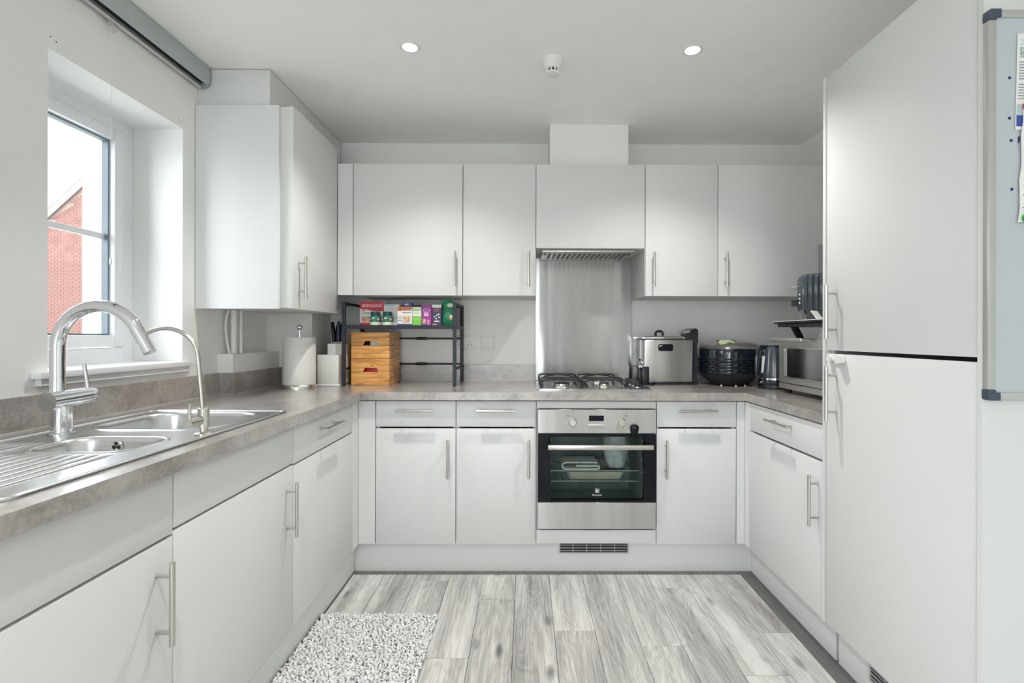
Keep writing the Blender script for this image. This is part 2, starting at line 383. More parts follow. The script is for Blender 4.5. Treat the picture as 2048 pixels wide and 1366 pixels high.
# floor with planks
fl = struct('floor', B().box(XW, XR, YF0, YW, -.12, -.006), 'shade_subfloor')
seams = [-.859, -.703, -.539, -.375, -.211, -.049, .115, .279, .444, .604, .768, .933, 1.071]
joint = [2.02, 1.75, 2.39, 1.817, 2.219, 1.55, 1.984, 1.35, 1.887, 2.32, 1.723, 1.972]
pcache = {}
def plank(x0, x1, y0, y1, m='plank', z1=0.0, name='plank'):
    g = .0007
    key = (round(x1-x0, 3), round(y1-y0, 3), m)
    if key not in pcache:
        w_, l_ = (x1-x0)/2-g, (y1-y0)/2-g
        o = obj(name, B().box(-w_, w_, -l_, l_, -.005, 0, .0006, 1), m, fl, world=False); pcache[key] = o.data
    else:
        o = bpy.data.objects.new(name, pcache[key]); COL.objects.link(o); o.parent = fl
    o.location = ((x0+x1)/2, (y0+y1)/2, z1 + random.uniform(-.0002, .0002))
for i, j in enumerate(joint):
    cuts = [2.454]
    y = j
    while y > YF0: cuts.append(y); y -= 1.22
    if len(cuts) > 1 and cuts[0]-cuts[1] < .001: cuts.pop(0)
    cuts.append(YF0)
    for a, c in zip(cuts, cuts[1:]):
        if a-c > .02: plank(seams[i], seams[i+1], c, a)
plank(1.071, 1.145, .2, 2.486, 'shade_subfloor', name='shade_strip'); plank(-.875, -.859, .2, 2.486, 'shade_subfloor', name='shade_strip')  # shade along the plinths, put in as dark planks
plank(-.859, 1.071, 2.454, 2.494, 'shade_subfloor', name='shade_strip')
plank(XW, -.875, YF0, .56, 'plank'); plank(1.145, XR, YF0, 1.10, 'plank'); plank(-.875, -.859, YF0, .2); plank(1.071, 1.145, YF0, .2)

# window in the left wall
b = B(); xo, xi = -1.750, -1.676
b.box(xo, xi, 1.515, 1.555, 1.079, 2.070, .002); b.box(xo, xi, 2.050, 2.106, 1.079, 2.070, .002)
b.box(xo, xi, 1.555, 2.050, 2.028, 2.070); b.box(xo, xi, 1.555, 2.050, 1.079, 1.138)
win = struct('window_1', b, 'upvc')
b = B(); cy0, cy1, cz0, cz1 = 1.558, 2.046, 1.142, 2.024; cw = .046
for a in ((cy0, cy0+cw, cz0, cz1), (cy1-cw, cy1, cz0, cz1), (cy0+cw, cy1-cw, cz0, cz0+cw), (cy0+cw, cy1-cw, cz1-cw, cz1)):
    b.box(-1.735, -1.667, *a, .003)
obj('casement', b, 'upvc', win)
b = B()
for a in ((cy0+cw, cy0+cw+.007, cz0+cw, cz1-cw), (cy1-cw-.007, cy1-cw, cz0+cw, cz1-cw), (cy0+cw+.007, cy1-cw-.007, cz0+cw, cz0+cw+.007), (cy0+cw+.007, cy1-cw-.007, cz1-cw-.007, cz1-cw)):
    b.box(-1.715, -1.690, *a)
obj('gasket', b, 'gasket', win)
obj('pane', B().box(-1.722, -1.716, cy0+cw-.004, cy1-cw+.004, cz0+cw-.004, cz1-cw+.004), 'winglass', win)
obj('glazing_bar', B().box(-1.716, -1.702, cy0+cw, cy1-cw, 1.574, 1.598, .003), 'upvc', win)
b = B(); b.box(-1.676, XW, 1.517, 2.104, 1.057, 1.079); b.box(XW, -1.436, 1.462, 2.145, 1.057, 1.079, .004)
b.box(XW, -1.450, 1.478, 2.128, 1.036, 1.057)
obj('sill', b, 'upvc', win)

# second window, added unseen behind the camera for side daylight
b = B()
for y in (-2.60, -1.78, -.96): b.box(xo, xi, y, y+.06, .90, 2.10)
for y0_, y1_ in ((-2.54, -1.78), (-1.72, -.96)): b.box(xo, xi, y0_, y1_, .90, .96); b.box(xo, xi, y0_, y1_, 2.04, 2.10)
w2 = struct('fill_window', b, 'upvc')
for y0_, y1_ in ((-2.54, -1.78), (-1.72, -.96)): obj('pane', B().box(-1.722, -1.716, y0_, y1_, .96, 2.04), 'winglass', w2)

# boxing-in
b = B(); b.box(XW, -1.394, 2.345, 2.783, WT, 1.10); struct('trim_1', b, 'wall', 'low white pipe boxing on the left worktop')
b = B(); b.box(XW, -1.210, 2.783, YW, WT, ZC); struct('trim_2', b, 'wall', 'full height white boxing in the back left corner')
b = B(); b.box(XW+.001, -1.158, 2.205, 2.783, 2.212, ZC-.004, .001); b.box(-1.158, -1.149, 2.205, 3.04, 2.212, ZC-.004)
struct('trim_3', b, 'cab', 'white boxing panel between the tall wall cabinet and the ceiling')
b = B(); b.box(.130, .571, 2.768, YW, 2.134, ZC); struct('trim_4', b, 'wall', 'white extractor duct boxing above the cabinets')

# exterior seen through the window
def exterior():
    gnd = struct('ground', B().box(-40, -1.768, -12, 40, -.6, -.5), 'ground', 'paved ground outside')
    t = thing('white_building', 'white rendered building wing just beyond the window glass', 'building', (-3.2, 5.2, -.5))
    b = B(); b.box(-4.0, -1.9, 4.45, 6.6, -.5, 5.6); obj('wall', b, 'render', t)
    b = B(); b.box(-4.1, -1.8, 4.35, 6.7, 5.6, 5.72); obj('parapet', b, 'tile', t)
    Y = 18.0
    t = thing('brick_house', 'red brick gable house with white bargeboard beyond the window', 'house', (-15, 20, -.5))
    ax, az = -13.4, 9.15; sl = .915; ex = -21.0
    ez = az - sl*(ax-ex)
    def top(x): return az - sl*abs(x-ax)
    obj('gable_wall', B().prism([(ex, -.5), (2*ax-ex, -.5), (2*ax-ex, ez), (ax, az), (ex, ez)], Y+.012, Y+6, 'y'), 'mortar', t)
    th = .16
    b = B(); b.prism([(ex-.5, ez-.5*sl), (ax, az), (2*ax-ex+.5, ez-.5*sl), (2*ax-ex+.5, ez-.5*sl+th*1.3), (ax, az+th*1.3), (ex-.5, ez-.5*sl+th*1.3)], Y-.12, Y+6, 'y')
    obj('roof', b, 'tile', t)
    b = B(); 
    b.prism([(ex-.5, ez-.5*sl-.14), (ax, az-.14), (2*ax-ex+.5, ez-.5*sl-.14), (2*ax-ex+.5, ez-.5*sl+.09), (ax, az+.09), (ex-.5, ez-.5*sl+.09)], Y-.16, Y-.12, 'y')
    obj('bargeboard', b, 'upvc', t)
    # bricks: the ones the window shows are parts, the others one mesh
    me = None; n = 0; rest = B(); 
    cand = []
    for k in range(0, 120):
        z = -.4 + k*.075
        for i in range(-4, 34):
            x = -20.9 + i*.225 + (.1125 if k % 2 else 0)
            if z+.065 < top(x-.11)-.14 and z+.065 < top(x+.11)-.14 and x < -13: cand.append((x, z))
    vis = [c for c in cand if -17.85 < c[0] < -16.05 and c[1] > 1.0]
    vis.sort(key=lambda c: c[1]); vis = vis[:300]; vs = set(vis)
    for x, z in vis:
        if me is None:
            o = obj('brick', B().box(-.1075, .1075, 0, .03, 0, .065), 'bricks', t, world=False); me = o.data
        else:
            o = bpy.data.objects.new('brick', me); COL.objects.link(o); o.parent = t
        o.location = Vector((x, Y-.001-random.uniform(0, .004), z)) - t.location
    for x, z in cand:
        if (x, z) not in vs and x > -20.9: rest.box(x-.1075, x+.1075, Y, Y+.03, z, z+.065)
    o = obj('brickwork', rest, 'bricks', t); o['kind'] = 'stuff'
exterior()

# ------------------------------------------------------------------ kitchen units
def handle(parent, p, axis, out, ln=.19):
    """bar handle: p = centre of the bar, axis along the bar, out = unit vector from the door to the bar"""
    p = Vector(p); a = Vector(axis); o_ = Vector(out); b = B()
    b.cyl(p - a*ln/2, p + a*ln/2, .006, n=16)
    for s in (-1, 1):
        q = p + a*s*.064
        b.cyl(q - o_*.0355, q, .0045, n=12)
    obj('handle', b, 'nickel', parent)

def carcass(parent, x0, x1, y0, y1, z0, z1, open_side, m='carc'):
    t = .016; b = B()
    b.box(x0, x1, y0, y1, z0, z0+t)
    if open_side in ('-y',):
        b.box(x0, x0+t, y0, y1, z0+t, z1); b.box(x1-t, x1, y0, y1, z0+t, z1); b.box(x0+t, x1-t, y1-.008, y1, z0+t, z1)
        if z1 > 1: b.box(x0+t, x1-t, y0, y1-.008, z1-t, z1)
    else:
        b.box(x0, x1, y0, y0+t, z0+t, z1); b.box(x0, x1, y1-t, y1, z0+t, z1)
        if open_side == '+x': b.box(x0, x0+.008, y0+t, y1-t, z0+t, z1)
        else: b.box(x1-.008, x1, y0+t, y1-t, z0+t, z1)
        if z1 > 1: b.box(x0+.008, x1-.008, y0+t, y1-t, z1-t, z1)
    return obj('carcass', b, m, parent)
DT = .019; G = .002
def front_y(parent, name, x0, x1, z0, z1, y=YB, hp=None, ha=None):
    d = obj(name, B().box(x0+G, x1-G, y, y+DT, z0+G, z1-G, .0012, 2), 'cab', parent)
    if hp: handle(d, (hp[0], y-.0355, hp[1]), ha, (0, -1, 0))
    return d
def front_x(parent, name, y0, y1, z0, z1, x, sgn, hp=None, ha=None):
    """sgn = +1: door faces +x (left run), -1: faces -x"""
    d = obj(name, B().box(x-sgn*DT, x, y0+G, y1-G, z0+G, z1-G, .0012, 2), 'cab', parent)
    if hp: handle(d, (x+sgn*.0355, hp[0], hp[1]), ha, (sgn, 0, 0))
    return d
XA, YA, ZA = (1, 0, 0), (0, 1, 0), (0, 0, 1)
# --- left run
lz = .143
def left_unit(y0, y1, label, gapz, top, hy=None, filler=None, drawer_h=None):
    t = thing('base_cabinet', label, 'cabinet', ((XW+XL)/2, (y0+y1)/2, lz), group='base cabinets')
    carcass(t, XW+.012, XL-DT-.001, y0, y1, lz, .70 if top == 'panel' else .86, '+x')
    front_x(t, 'door', y0, y1, lz, gapz, XL, 1, (hy, .5805) if hy else None, ZA)
    if top == 'panel': front_x(t, 'fascia_panel', y0, y1, gapz+.003, .866, XL, 1)
    else: front_x(t, 'drawer', y0, y1, gapz+.003, .866, XL, 1, (drawer_h, .812), YA)
    return t
left_unit(.57, 1.17, 'white base cabinet nearest the camera under the draining board', .717, 'panel', 1.118)
left_unit(1.17, 1.77, 'white base cabinet under the sink bowls with a tall bar handle', .727, 'panel', 1.722)
t = left_unit(1.77, 2.37, 'white base cabinet with small drawer at the far end of the left run', .722, 'drawer', None, drawer_h=2.07)
obj('filler_panel', B().box(XL-DT, XL, 2.372, YB+DT, lz+.002, .864, .001, 1), 'cab', t)
# --- back run
def back_unit(x0, x1, label, hx, right=False):
    t = thing('base_cabinet', label, 'cabinet', ((x0+x1)/2, 2.75, .15), group='base cabinets')
    carcass(t, x0, x1, YB+DT+.001, YW-.006, .15, .86, '-y')
    front_y(t, 'door', x0, x1, .15, .729, YB, (hx, .5805), ZA)
    front_y(t, 'drawer', x0, x1, .734, .866, YB, ((x0+x1)/2, .819), XA)
    return t
t = back_unit(-.75, -.35, 'white drawer cabinet on the back run, in the left corner', -.388)
obj('filler_panel', B().box(XL+.001, -.752, YB, YB+DT, .152, .864, .001, 1), 'cab', t)
back_unit(-.35, .05, 'white drawer cabinet immediately left of the oven', .012)
t = back_unit(.65, 1.05, 'white drawer cabinet immediately right of the oven', .694)
obj('filler_panel', B().box(1.052, XRD-.001, YB, YB+DT, .152, .864, .001, 1), 'cab', t)
# oven housing
t = thing('oven_housing', 'white cabinet housing the built-in oven', 'cabinet', (.35, 2.75, .15))
carcass(t, .05, .65, YB+DT+.001, YW-.006, .15, .86, '-y')
front_y(t, 'top_rail', .05, .65, .826, .866); front_y(t, 'bottom_rail', .05, .65, .152, .224)
# --- right run
t = thing('base_cabinet', 'white drawer cabinet on the right run beside the tall cabinet', 'cabinet', (1.39, 2.1, .15), group='base cabinets')
carcass(t, XRD+DT+.001, XR-.01, 1.804, 2.396, .15, .86, '-x')
front_x(t, 'door', 1.804, 2.396, .15, .728, XRD, -1, (1.827+.004, .578), ZA)
front_x(t, 'drawer', 1.804, 2.396, .733, .866, XRD, -1, (2.085, .82), YA)
obj('filler_panel', B().box(XRD, XRD+DT, 2.398, YB+DT, .152, .864, .001, 1), 'cab', t)
# --- tall cabinet
t = thing('tall_cabinet', 'full height white fridge freezer cabinet on the right', 'cabinet', (1.39, 1.48, 0))
carcass(t, XRD+DT+.001, XR-.01, 1.184, 1.786, .15, 2.13, '-x')
obj('side_panel', B().box(XRD-.004, XR-.01, 1.166, 1.182, 0, 2.136, .001, 1), 'cab', t)
obj('side_panel', B().box(XRD-.004, XR-.01, 1.788, 1.802, .15, 2.136, .001, 1), 'cab', t)
front_x(t, 'door', 1.184, 1.786, 1.139, 2.134, XRD, -1, (1.728, 1.278), ZA)
front_x(t, 'door', 1.184, 1.786, .15, 1.131, XRD, -1, (1.728, .989), ZA)
# child lock on the gap
t = thing('child_lock', 'white round plastic child lock bridging the tall cabinet doors', 'lock', (1.09, 1.69, 1.10))
obj('lock_body', B().cyl((XRD-.001, 1.690, 1.113), (XRD-.022, 1.690, 1.113), .0165, n=24), 'white', t)
obj('strap', B().box(XRD-.008, XRD-.001, 1.690, 1.745, 1.104, 1.122, .002), 'white', t)
obj('catch', B().cyl((XRD-.001, 1.752, 1.113), (XRD-.014, 1.752, 1.113), .012, n=20), 'white', t)
# --- plinths
def vent(parent, p0, p1, z0, z1, axis):
    """louvre grille; axis 'x': lies along x in the plane y=p0[1]; 'y': along y in the plane x"""
    b = B(); d = B(); L = p1-p0
    def bx(bb, a0, a1, c0, c1, q0, q1):
        if axis[0] == 'x': bb.box(a0, a1, axis[1]-q1, axis[1]-q0, c0, c1)
        else: bb.box(axis[1]-q1, axis[1]-q0, a0, a1, c0, c1)
    f = .006
    bx(d, p0, p1, z0, z1, 0, .0015)
    bx(b, p0, p1, z0, z0+f, .0015, .006); bx(b, p0, p1, z1-f, z1, .0015, .006)
    bx(b, p0, p0+f, z0+f, z1-f, .0015, .006); bx(b, p1-f, p1, z0+f, z1-f, .0015, .006)
    obj('vent_recess', d, 'black', parent); fr = obj('vent_frame', b, 'grille', parent)
    n = 3
    for k in range(1, n+1):
        s = B(); z = z0 + (z1-z0)*k/(n+1); bx(s, p0+f, p1-f, z-.0013, z+.0013, .0015, .0055); obj('slat', s, 'grille', fr)
    for k in range(1, 5):
        s = B(); x = p0 + L*k/5; bx(s, x-.0012, x+.0012, z0+f, z1-f, .0015, .004); obj('divider', s, 'grille', fr)
def plinth(label, x0, x1, y0, y1):
    t = thing('plinth', label, 'kickboard', ((x0+x1)/2, (y0+y1)/2, 0), group='plinths')
    obj('kickboard', B().box(x0, x1, y0, y1, .0005, .141 if x1 < 0 and y0 < 1 else .149), 'cab', t); return t
plinth('white kickboard under the left run of cabinets', -.882, -.866, .57, 2.486)
t = plinth('white kickboard with a grey vent under the oven', -.881, 1.148, 2.4865, 2.503)
vent(t, .166, .519, .092, .149, ('x', 2.4865))
t = plinth('white kickboard under the right run with a dark vent near the camera', 1.140, 1.156, 1.803, 2.486)
# plinth of the tall unit runs on
t = thing('plinth', 'white kickboard with grille under the tall fridge cabinet', 'kickboard', (1.148, 1.5, 0), group='plinths')
obj('kickboard', B().box(1.140, 1.156, 1.183, 1.787, .0005, .149), 'cab', t)
vent(t, 1.27, 1.622, .055, .112, ('y', 1.140))

# --- worktop, one U of stone laminate with the sink cut out
SX0, SX1, SY0, SY1 = -1.372, -.868, .815, 1.812
poly = [(XW, .55), (-.812, .55), (-.812, 2.4285), (1.084, 2.4285), (1.084, 1.803), (XR, 1.803), (XR, YW), (-1.21, YW), (-1.21, 2.783), (-1.394, 2.783), (-1.394, 2.345), (XW, 2.345)]
hole = [(SX0+.02, SY0+.02), (SX1-.02, SY0+.02), (SX1-.02, SY1-.02), (SX0+.02, SY1-.02)]
wt = B().plate(poly, [hole], WT-.0395, WT)
wt_o = single('worktop', wt, 'stone', 'mottled beige grey stone-look laminate worktop running round three sides', 'worktop', (0, 2.7, WT-.0395), smooth=30)
# upstands
def upst(label, boxes):
    t = thing('upstand', label, 'splashback', (boxes[0][0], boxes[0][2], WT), group='stone upstands')
    b = B()
    for a in boxes: b.box(a[0], a[1], a[2], a[3], WT+.0005, 1.011, .0008, 1)
    obj('board', b, 'stone', t)
    s = B()
    for a in boxes:
        x0, x1, y0, y1 = a[:4]
        if x1-x0 < y1-y0: s.box(x1 if a[4] > 0 else x0-.004, x1+.004 if a[4] > 0 else x0, y0, y1, WT+.0002, WT+.004)
        else: s.box(x0, x1, y0-.004, y0, WT+.0002, WT+.004)
    obj('sealant_bead', s, 'silicone', t)
upst('stone-look upstand behind the sink below the window', [(XW, XW+.014, .56, 2.330, 1)])
upst('stone-look upstand wrapping the low pipe boxing', [(XW+.001, -1.380, 2.331, 2.3445, 1), (-1.3935, -1.380, 2.346, 2.768, 1), (-1.379, -1.196, 2.769, 2.7825, 1), (-1.2095, -1.196, 2.784, 3.036, 1)])
upst('stone-look upstand on the back wall behind the wooden crates', [(-1.195, .053, 3.037, YW, 1)])
upst('stone-look upstand on the back wall behind fryer and rice cooker', [(.652, 1.682, 3.037, YW, 1)])
upst('stone-look upstand on the right wall behind the small oven', [(1.683, XR, 1.805, YW, -1)])

# --- wall cabinets
def wall_unit(x0, x1, z0, label, hx=None, depth_to=YW):
    t = thing('wall_cabinet', label, 'cabinet', ((x0+x1)/2, 2.87, z0), group='white wall cabinets')
    carcass(t, x0, x1, YU+DT+.001, depth_to-.002, z0, 2.128, '-y')
    front_y(t, 'door', x0, x1, z0-.002, 2.132, YU, (hx, z0+.142) if hx is not None else None, ZA)
    return t
t = wall_unit(-.95, -.35, 1.41, 'wide white wall cabinet above the black rack', -.388)
obj('filler_panel', B().box(-1.036, -.952, YU, YU+DT, 1.41, 2.130, .001, 1), 'cab', t)
wall_unit(-.35, .05, 1.41, 'narrow white wall cabinet left of the extractor', .011)
wall_unit(.05, .65, 1.671, 'short white wall cabinet hiding the extractor')
wall_unit(.65, 1.05, 1.41, 'narrow white wall cabinet right of the extractor', .692)
wall_unit(1.05, 1.65, 1.41, 'wide white wall cabinet beside the tall fridge cabinet', 1.088)
# left: 900 mm high
t = thing('wall_cabinet', 'tall white boiler cabinet on the left wall beside the window', 'cabinet', (-1.25, 2.48, 1.31), group='white wall cabinets')
carcass(t, XW+.002, -1.058, 2.200, 2.775, 1.312, 2.208, '+x')
obj('side_panel', B().box(XW+.002, -1.098, 2.183, 2.199, 1.307, 2.209, .001, 1), 'cab', t)
d = front_x(t, 'door', 2.184, 2.694, 1.307, 2.207, -1.036, 1, (2.236, 1.453), ZA)

# --- extractor hood and splashback
t = thing('extractor_hood', 'silver slotted extractor grille under the short wall cabinet', 'extractor', (.34, 2.86, 1.65))
obj('frame', B().box(.085, .600, 2.735, 3.035, 1.656, 1.670, .003, 2), 'hood', t)
for k in range(16):
    x = .125 + k*.0285
    obj('slot', B().prism([(x, 2.79), (x+.016, 2.79), (x+.010, 2.98), (x-.006, 2.98)], 1.6550, 1.6558), 'iron', t) if k < 16 else None
for x in (.105, .582): obj('catch', B().box(x-.008, x+.008, 2.80, 2.83, 1.6535, 1.656), 'black', t)
single('splashback', B().box(.0555, .6505, 3.043, YW-.0005, .9155, 1.76, .0008, 1), 'steelv', 'brushed stainless steel splashback behind the hob', 'splashback', (.353, 3.047, .9155))

# ------------------------------------------------------------------ oven
t = thing('oven', 'built-in stainless oven with black glass door', 'oven', (.35, 2.6, .228))
x0, x1 = .0585, .6445; yf = 2.440
obj('control_panel', B().box(x0, x1, yf, yf+.03, .708, .825, .001, 1), 'steel', t)
cv = B()   # cavity
cv.box(x0+.03, x1-.03, 2.86, 2.87, .29, .70); cv.box(x0+.03, x0+.045, 2.472, 2.86, .29, .70); cv.box(x1-.045, x1-.03, 2.472, 2.86, .29, .70)
cv.box(x0+.045, x1-.045, 2.472, 2.86, .29, .30); cv.box(x0+.045, x1-.045, 2.472, 2.86, .69, .70)
obj('cavity', cv, 'enamel', t)
dr = B()   # black door frame round the window
wx0, wx1, wz0, wz1 = .122, .584, .375, .690
dr.box(x0, wx0, yf, yf+.03, .366, .703); dr.box(wx1, x1, yf, yf+.03, .366, .703)
dr.box(wx0, wx1, yf, yf+.03, .366, wz0); dr.box(wx0, wx1, yf, yf+.03, wz1, .703)
door = obj('door', dr, 'gblack', t)
obj('window', B().box(wx0, wx1, yf+.004, yf+.010, wz0, wz1), 'ovenglass', door)
obj('lower_panel', B().box(x0, x1, yf, yf+.03, .232, .364, .001, 1), 'steel', door)
hb = B(); hb.box(.106, .622, yf-.046, yf-.030, .634, .658, .003, 2)
hb.box(.112, .132, yf-.030, yf, .640, .652); hb.box(.596, .616, yf-.030, yf, .640, .652)
obj('handle', hb, 'nickel', door)
obj('vent_strip', B().box(x0+.005, x1-.005, yf+.004, yf+.02, .7035, .7075), 'slate', t)
obj('bottom_catch', B().box(.30, .43, yf+.004, yf+.02, .2255, .2315), 'black', t)
for x in (.229, .473):
    k = obj('knob', B().lathe((0, 0, 0), [(.0215, 0), (.0215, .004), (.0185, .006), (.0175, .018), (.016, .020)], 28).xform(Matrix.Translation((x, yf, .762)) @ Matrix.Rotation(R(90), 4, 'X')), 'nickel', t)
    ticks = B()
    for a in range(10):
        an = R(-30 + a*24); ticks.box(-.0007, .0007, -.0005, 0, .0245, .028)
        bmesh.ops.rotate(ticks.bm, cent=(0, 0, 0), matrix=Matrix.Rotation(an, 3, 'Y'), verts=ticks.bm.verts[-8:])
    obj('dial_marks', ticks.xform(Matrix.Translation((x, yf, .762))), 'dot', t)
for x in (.207, .495): obj('symbol', B().box(x-.0025, x+.0025, yf-.0005, yf, .791, .797), 'dot', t)
obj('display', B().box(.311, .385, yf-.001, yf, .768, .795), 'gblack', t)
obj('button_strip', B().box(.303, .393, yf-.004, yf, .744, .753, .001, 1), 'hood', t)
# emblem and maker's lettering on the glass
em = B(); em.box(.343, .345, yf+.003, yf+.004, .411, .431); em.box(.361, .363, yf+.003, yf+.004, .411, .431); em.box(.345, .361, yf+.003, yf+.004, .429, .431); em.box(.345, .361, yf+.003, yf+.004, .411, .413)
em.cyl((.353, yf+.0035, .421), (.353, yf+.003, .421), .0055, n=14); em.box(.352, .3535, yf+.002, yf+.0032, .413, .429)
obj('emblem', em, 'white', door)
lettering('Electrolux', .0115, (.353, yf+.003, .400), 'white', door)
for x in (.126, .580):
    for z in (.40, .45, .51, .57, .63, .67): obj('rack_clip', B().box(x-.002, x+.002, yf+.012, yf+.016, z-.002, z+.002), 'white', t)
# racks inside
for z in (.452, .505):
    b = B(); b.cyl((.105, 2.50, z), (.598, 2.50, z), .0025, n=8); b.cyl((.105, 2.84, z), (.598, 2.84, z), .0025, n=8)
    for k in range(14): b.cyl((.12+k*.0355, 2.50, z), (.12+k*.0355, 2.84, z), .0015, n=6)
    obj('wire_shelf', b, 'nickel', t)
tr = B().loft([[(x, y, .4555) for x, y in rr(.355, 2.64, .135, .115, .02)], [(x, y, .496) for x, y in rr(.355, 2.64, .150, .128, .02)], [(x, y, .4975) for x, y in rr(.355, 2.64, .156, .133, .02)], [(x, y, .494) for x, y in rr(.355, 2.64, .146, .124, .02)], [(x, y, .459) for x, y in rr(.355, 2.64, .130, .110, .02)]])
single('baking_tray', tr, 'tray', 'pale metal baking tray on the lower shelf inside the oven', 'tray', (.355, 2.64, .455))
# folded towel = a ribbon folded back on itself
pts = []
for k in range(8): pts.append((.36 - k*.022, .5465))
for k in range(9):
    a = R(90 + k*22.5); pts.append((.205 + .0215*math.cos(a), .5295+.017*math.sin(a)))
for k in range(9): pts.append((.215 + k*.018, .5125))
for k in range(5):
    a = R(-90+k*45); pts.append((.365 + .008*math.cos(a), .5205+.008*math.sin(a)))
for k in range(6): pts.append((.355 - k*.02, .5285))
b = B(); half = .0036
lo = []
for i, (x, z) in enumerate(pts):
    x2, z2 = pts[min(i+1, len(pts)-1)]; x1, z1 = pts[max(i-1, 0)]
    dx, dz = x2-x1, z2-z1; L = math.hypot(dx, dz) or 1; nx, nz = -dz/L*half, dx/L*half
    lo.append([(x+nx, 2.50, z+nz), (x+nx, 2.62, z+nz), (x-nx, 2.62, z-nz), (x-nx, 2.50, z-nz)])
b.loft(lo); single('folded_towel', b, 'cloth', 'white folded cloth on the upper shelf inside the oven', 'cloth', (.29, 2.56, .508))
bag = B(); lp = []
for k in range(11):
    f = k/10; z = .508 + f*.165; rad = (.046 + .012*math.sin(f*3.1)) * (1 if f < .75 else 1.05+.25*(f-.75))
    lp.append([(.468 + (rad+.006*math.sin(5*a+f*6))*math.cos(a)*1.05, 2.585 + (rad*.9)*math.sin(a), z) for a in [2*math.pi*i/28 for i in range(28)]])
bag.loft(lp); single('plastic_bag', bag, 'bag', 'crumpled translucent plastic bag inside the oven on the right', 'bag', (.468, 2.585, .508))
# black hook hanging from the panel
t = thing('oven_lock', 'glossy black teardrop child-safety catch stuck across the oven panel', 'lock', (.536, yf, .70))
b = B().lathe((0, 0, 0), [(.004, -.048), (.010, -.040), (.018, -.012), (.0215, .004), (.021, .014), (.014, .022), (.004, .026)], 24)
b.xform(Matrix.Translation((.536, yf-.011, .728)) @ Matrix.Diagonal((1, .45, 1, 1)))
obj('latch_body', b, 'gblack', t)
obj('button', B().sph((.534, yf-.020, .742), .006, (1, .5, .7)), 'slate', t)

# ------------------------------------------------------------------ hob
HZ = WT
t = thing('gas_hob', 'four burner stainless gas hob with black pan supports', 'hob', (.35, 2.77, HZ))
b = B().plate(rr(.3535, 2.765, .298, .240, .012), [], HZ+.0005, HZ+.006); obj('hob_plate', b, 'steelv', t)
obj('hob_well', B().plate(rr(.300, 2.765, .235, .222, .02), [], HZ+.006, HZ+.0075), 'cgrey', t)
obj('control_strip', B().plate(rr(.592, 2.765, .052, .222, .01), [], HZ+.006, HZ+.0085), 'slate', t)
for (x, y, r) in ((.190, 2.660, .045), (.190, 2.880, .033), (.420, 2.660, .028), (.420, 2.880, .038)):
    br = obj('burner', B().lathe((x, y, HZ+.0075), [(r+.012, 0), (r+.010, .004), (r, .006), (r, .016), (r-.004, .018)], 30), 'nickel', t)
    obj('burner_cap', B().lathe((x, y, HZ+.0256), [(r-.003, 0), (r-.003, .004), (r-.010, .006)], 30), 'iron', br)
    obj('igniter', B().cyl((x+r+.005, y+.006, HZ+.011), (x+r+.005, y+.006, HZ+.026), .0018, n=8), 'white', br)
def grate(x0, x1):
    b = B(); z = HZ+.050; r = .0045; f = HZ+.012
    for y in (2.575, 2.70, 2.955):
        pp = [(x0+.004, y, f), (x0, y, z-.02), (x0+.004, y, z-.004), (x0+.018, y, z), (x1-.018, y, z), (x1-.004, y, z-.004), (x1, y, z-.02), (x1-.004, y, f)]
        b.tube(pp, r, 8)
    for x in (x0+.012, x1-.012): b.tube([(x, 2.565, f), (x, 2.57, z-.03), (x, 2.60, z-.022), (x, 2.93, z-.022), (x, 2.96, f)], r, 8)
    xm = (x0+x1)/2
    for yc in (2.66, 2.88):
        for dx, dy in ((1, 0), (-1, 0)):
            b.tube([(xm+dx*(x1-x0)*.47, yc, z-.018), (xm+dx*.06, yc, z-.002), (xm+dx*.022, yc, z)], .0038, 8)
    return b
obj('pan_support', grate(.074, .298), 'iron', t); obj('pan_support', grate(.306, .528), 'iron', t)
for k in range(4):
    y = 2.615 + k*.082
    kb = obj('knob', B().lathe((.590, y, HZ+.0087), [(.019, 0), (.0185, .005), (.0165, .008), (.0155, .026), (.013, .029)], 22), 'black', t)
    obj('knob_ring', B().lathe((.590, y, HZ+.0086), [(.0215, 0), (.0215, .003), (.0195, .0035)], 22), 'chrome', kb)

# ------------------------------------------------------------------ sink and taps
t = thing('sink', 'stainless steel one and a half bowl inset sink with ribbed draining board', 'sink', (-1.12, 1.31, WT))
pz = WT+.0015
bigc = (-1.118, 1.603, .180, .155, .080); smc = (-1.075, 1.250, .125, .082, .055)
def lp(c, d, n=8): return rr(c[0], c[1], c[2]+d, c[3]+d, max(.01, c[4]+d), n)
b = B().plate(rr(-1.12, 1.3135, .252, .4985, .035, 8), [lp(bigc, .010), lp(smc, .010)], pz, pz+.0012)
# raised rim
b.loft([[(x, y, z) for x, y in rr(-1.12, 1.3135, .252+d, .4985+d, .035+d, 8)] for d, z in ((.0, pz-.001), (.0, pz+.004), (-.004, pz+.0065), (-.009, pz+.0045), (-.012, pz+.001))], False, False)
obj('deck', b, 'sink', t, smooth=60)
for c, dep, nm in ((bigc, .165, 'large'), (smc, .115, 'half')):
    b = B(); pr_ = [(.016, .001), (.012, .0035), (.007, .0042), (.003, .002), (0, -.003), (-.002, -.012), (-.008, -dep*.8), (-.018, -dep*.95), (-.040, -dep)]
    b.loft([[(x, y, pz+z) for x, y in lp(c, d)] for d, z in pr_], False, True)
    o = obj('bowl', b, 'sink', t, smooth=60)
    o['label'] = 'large rectangular bowl' if nm == 'large' else 'small half bowl'
    obj('waste', B().lathe((c[0], c[1], pz-dep+.0005), [(.040, 0), (.038, .002), (.012, .001)], 24), 'chrome', o)
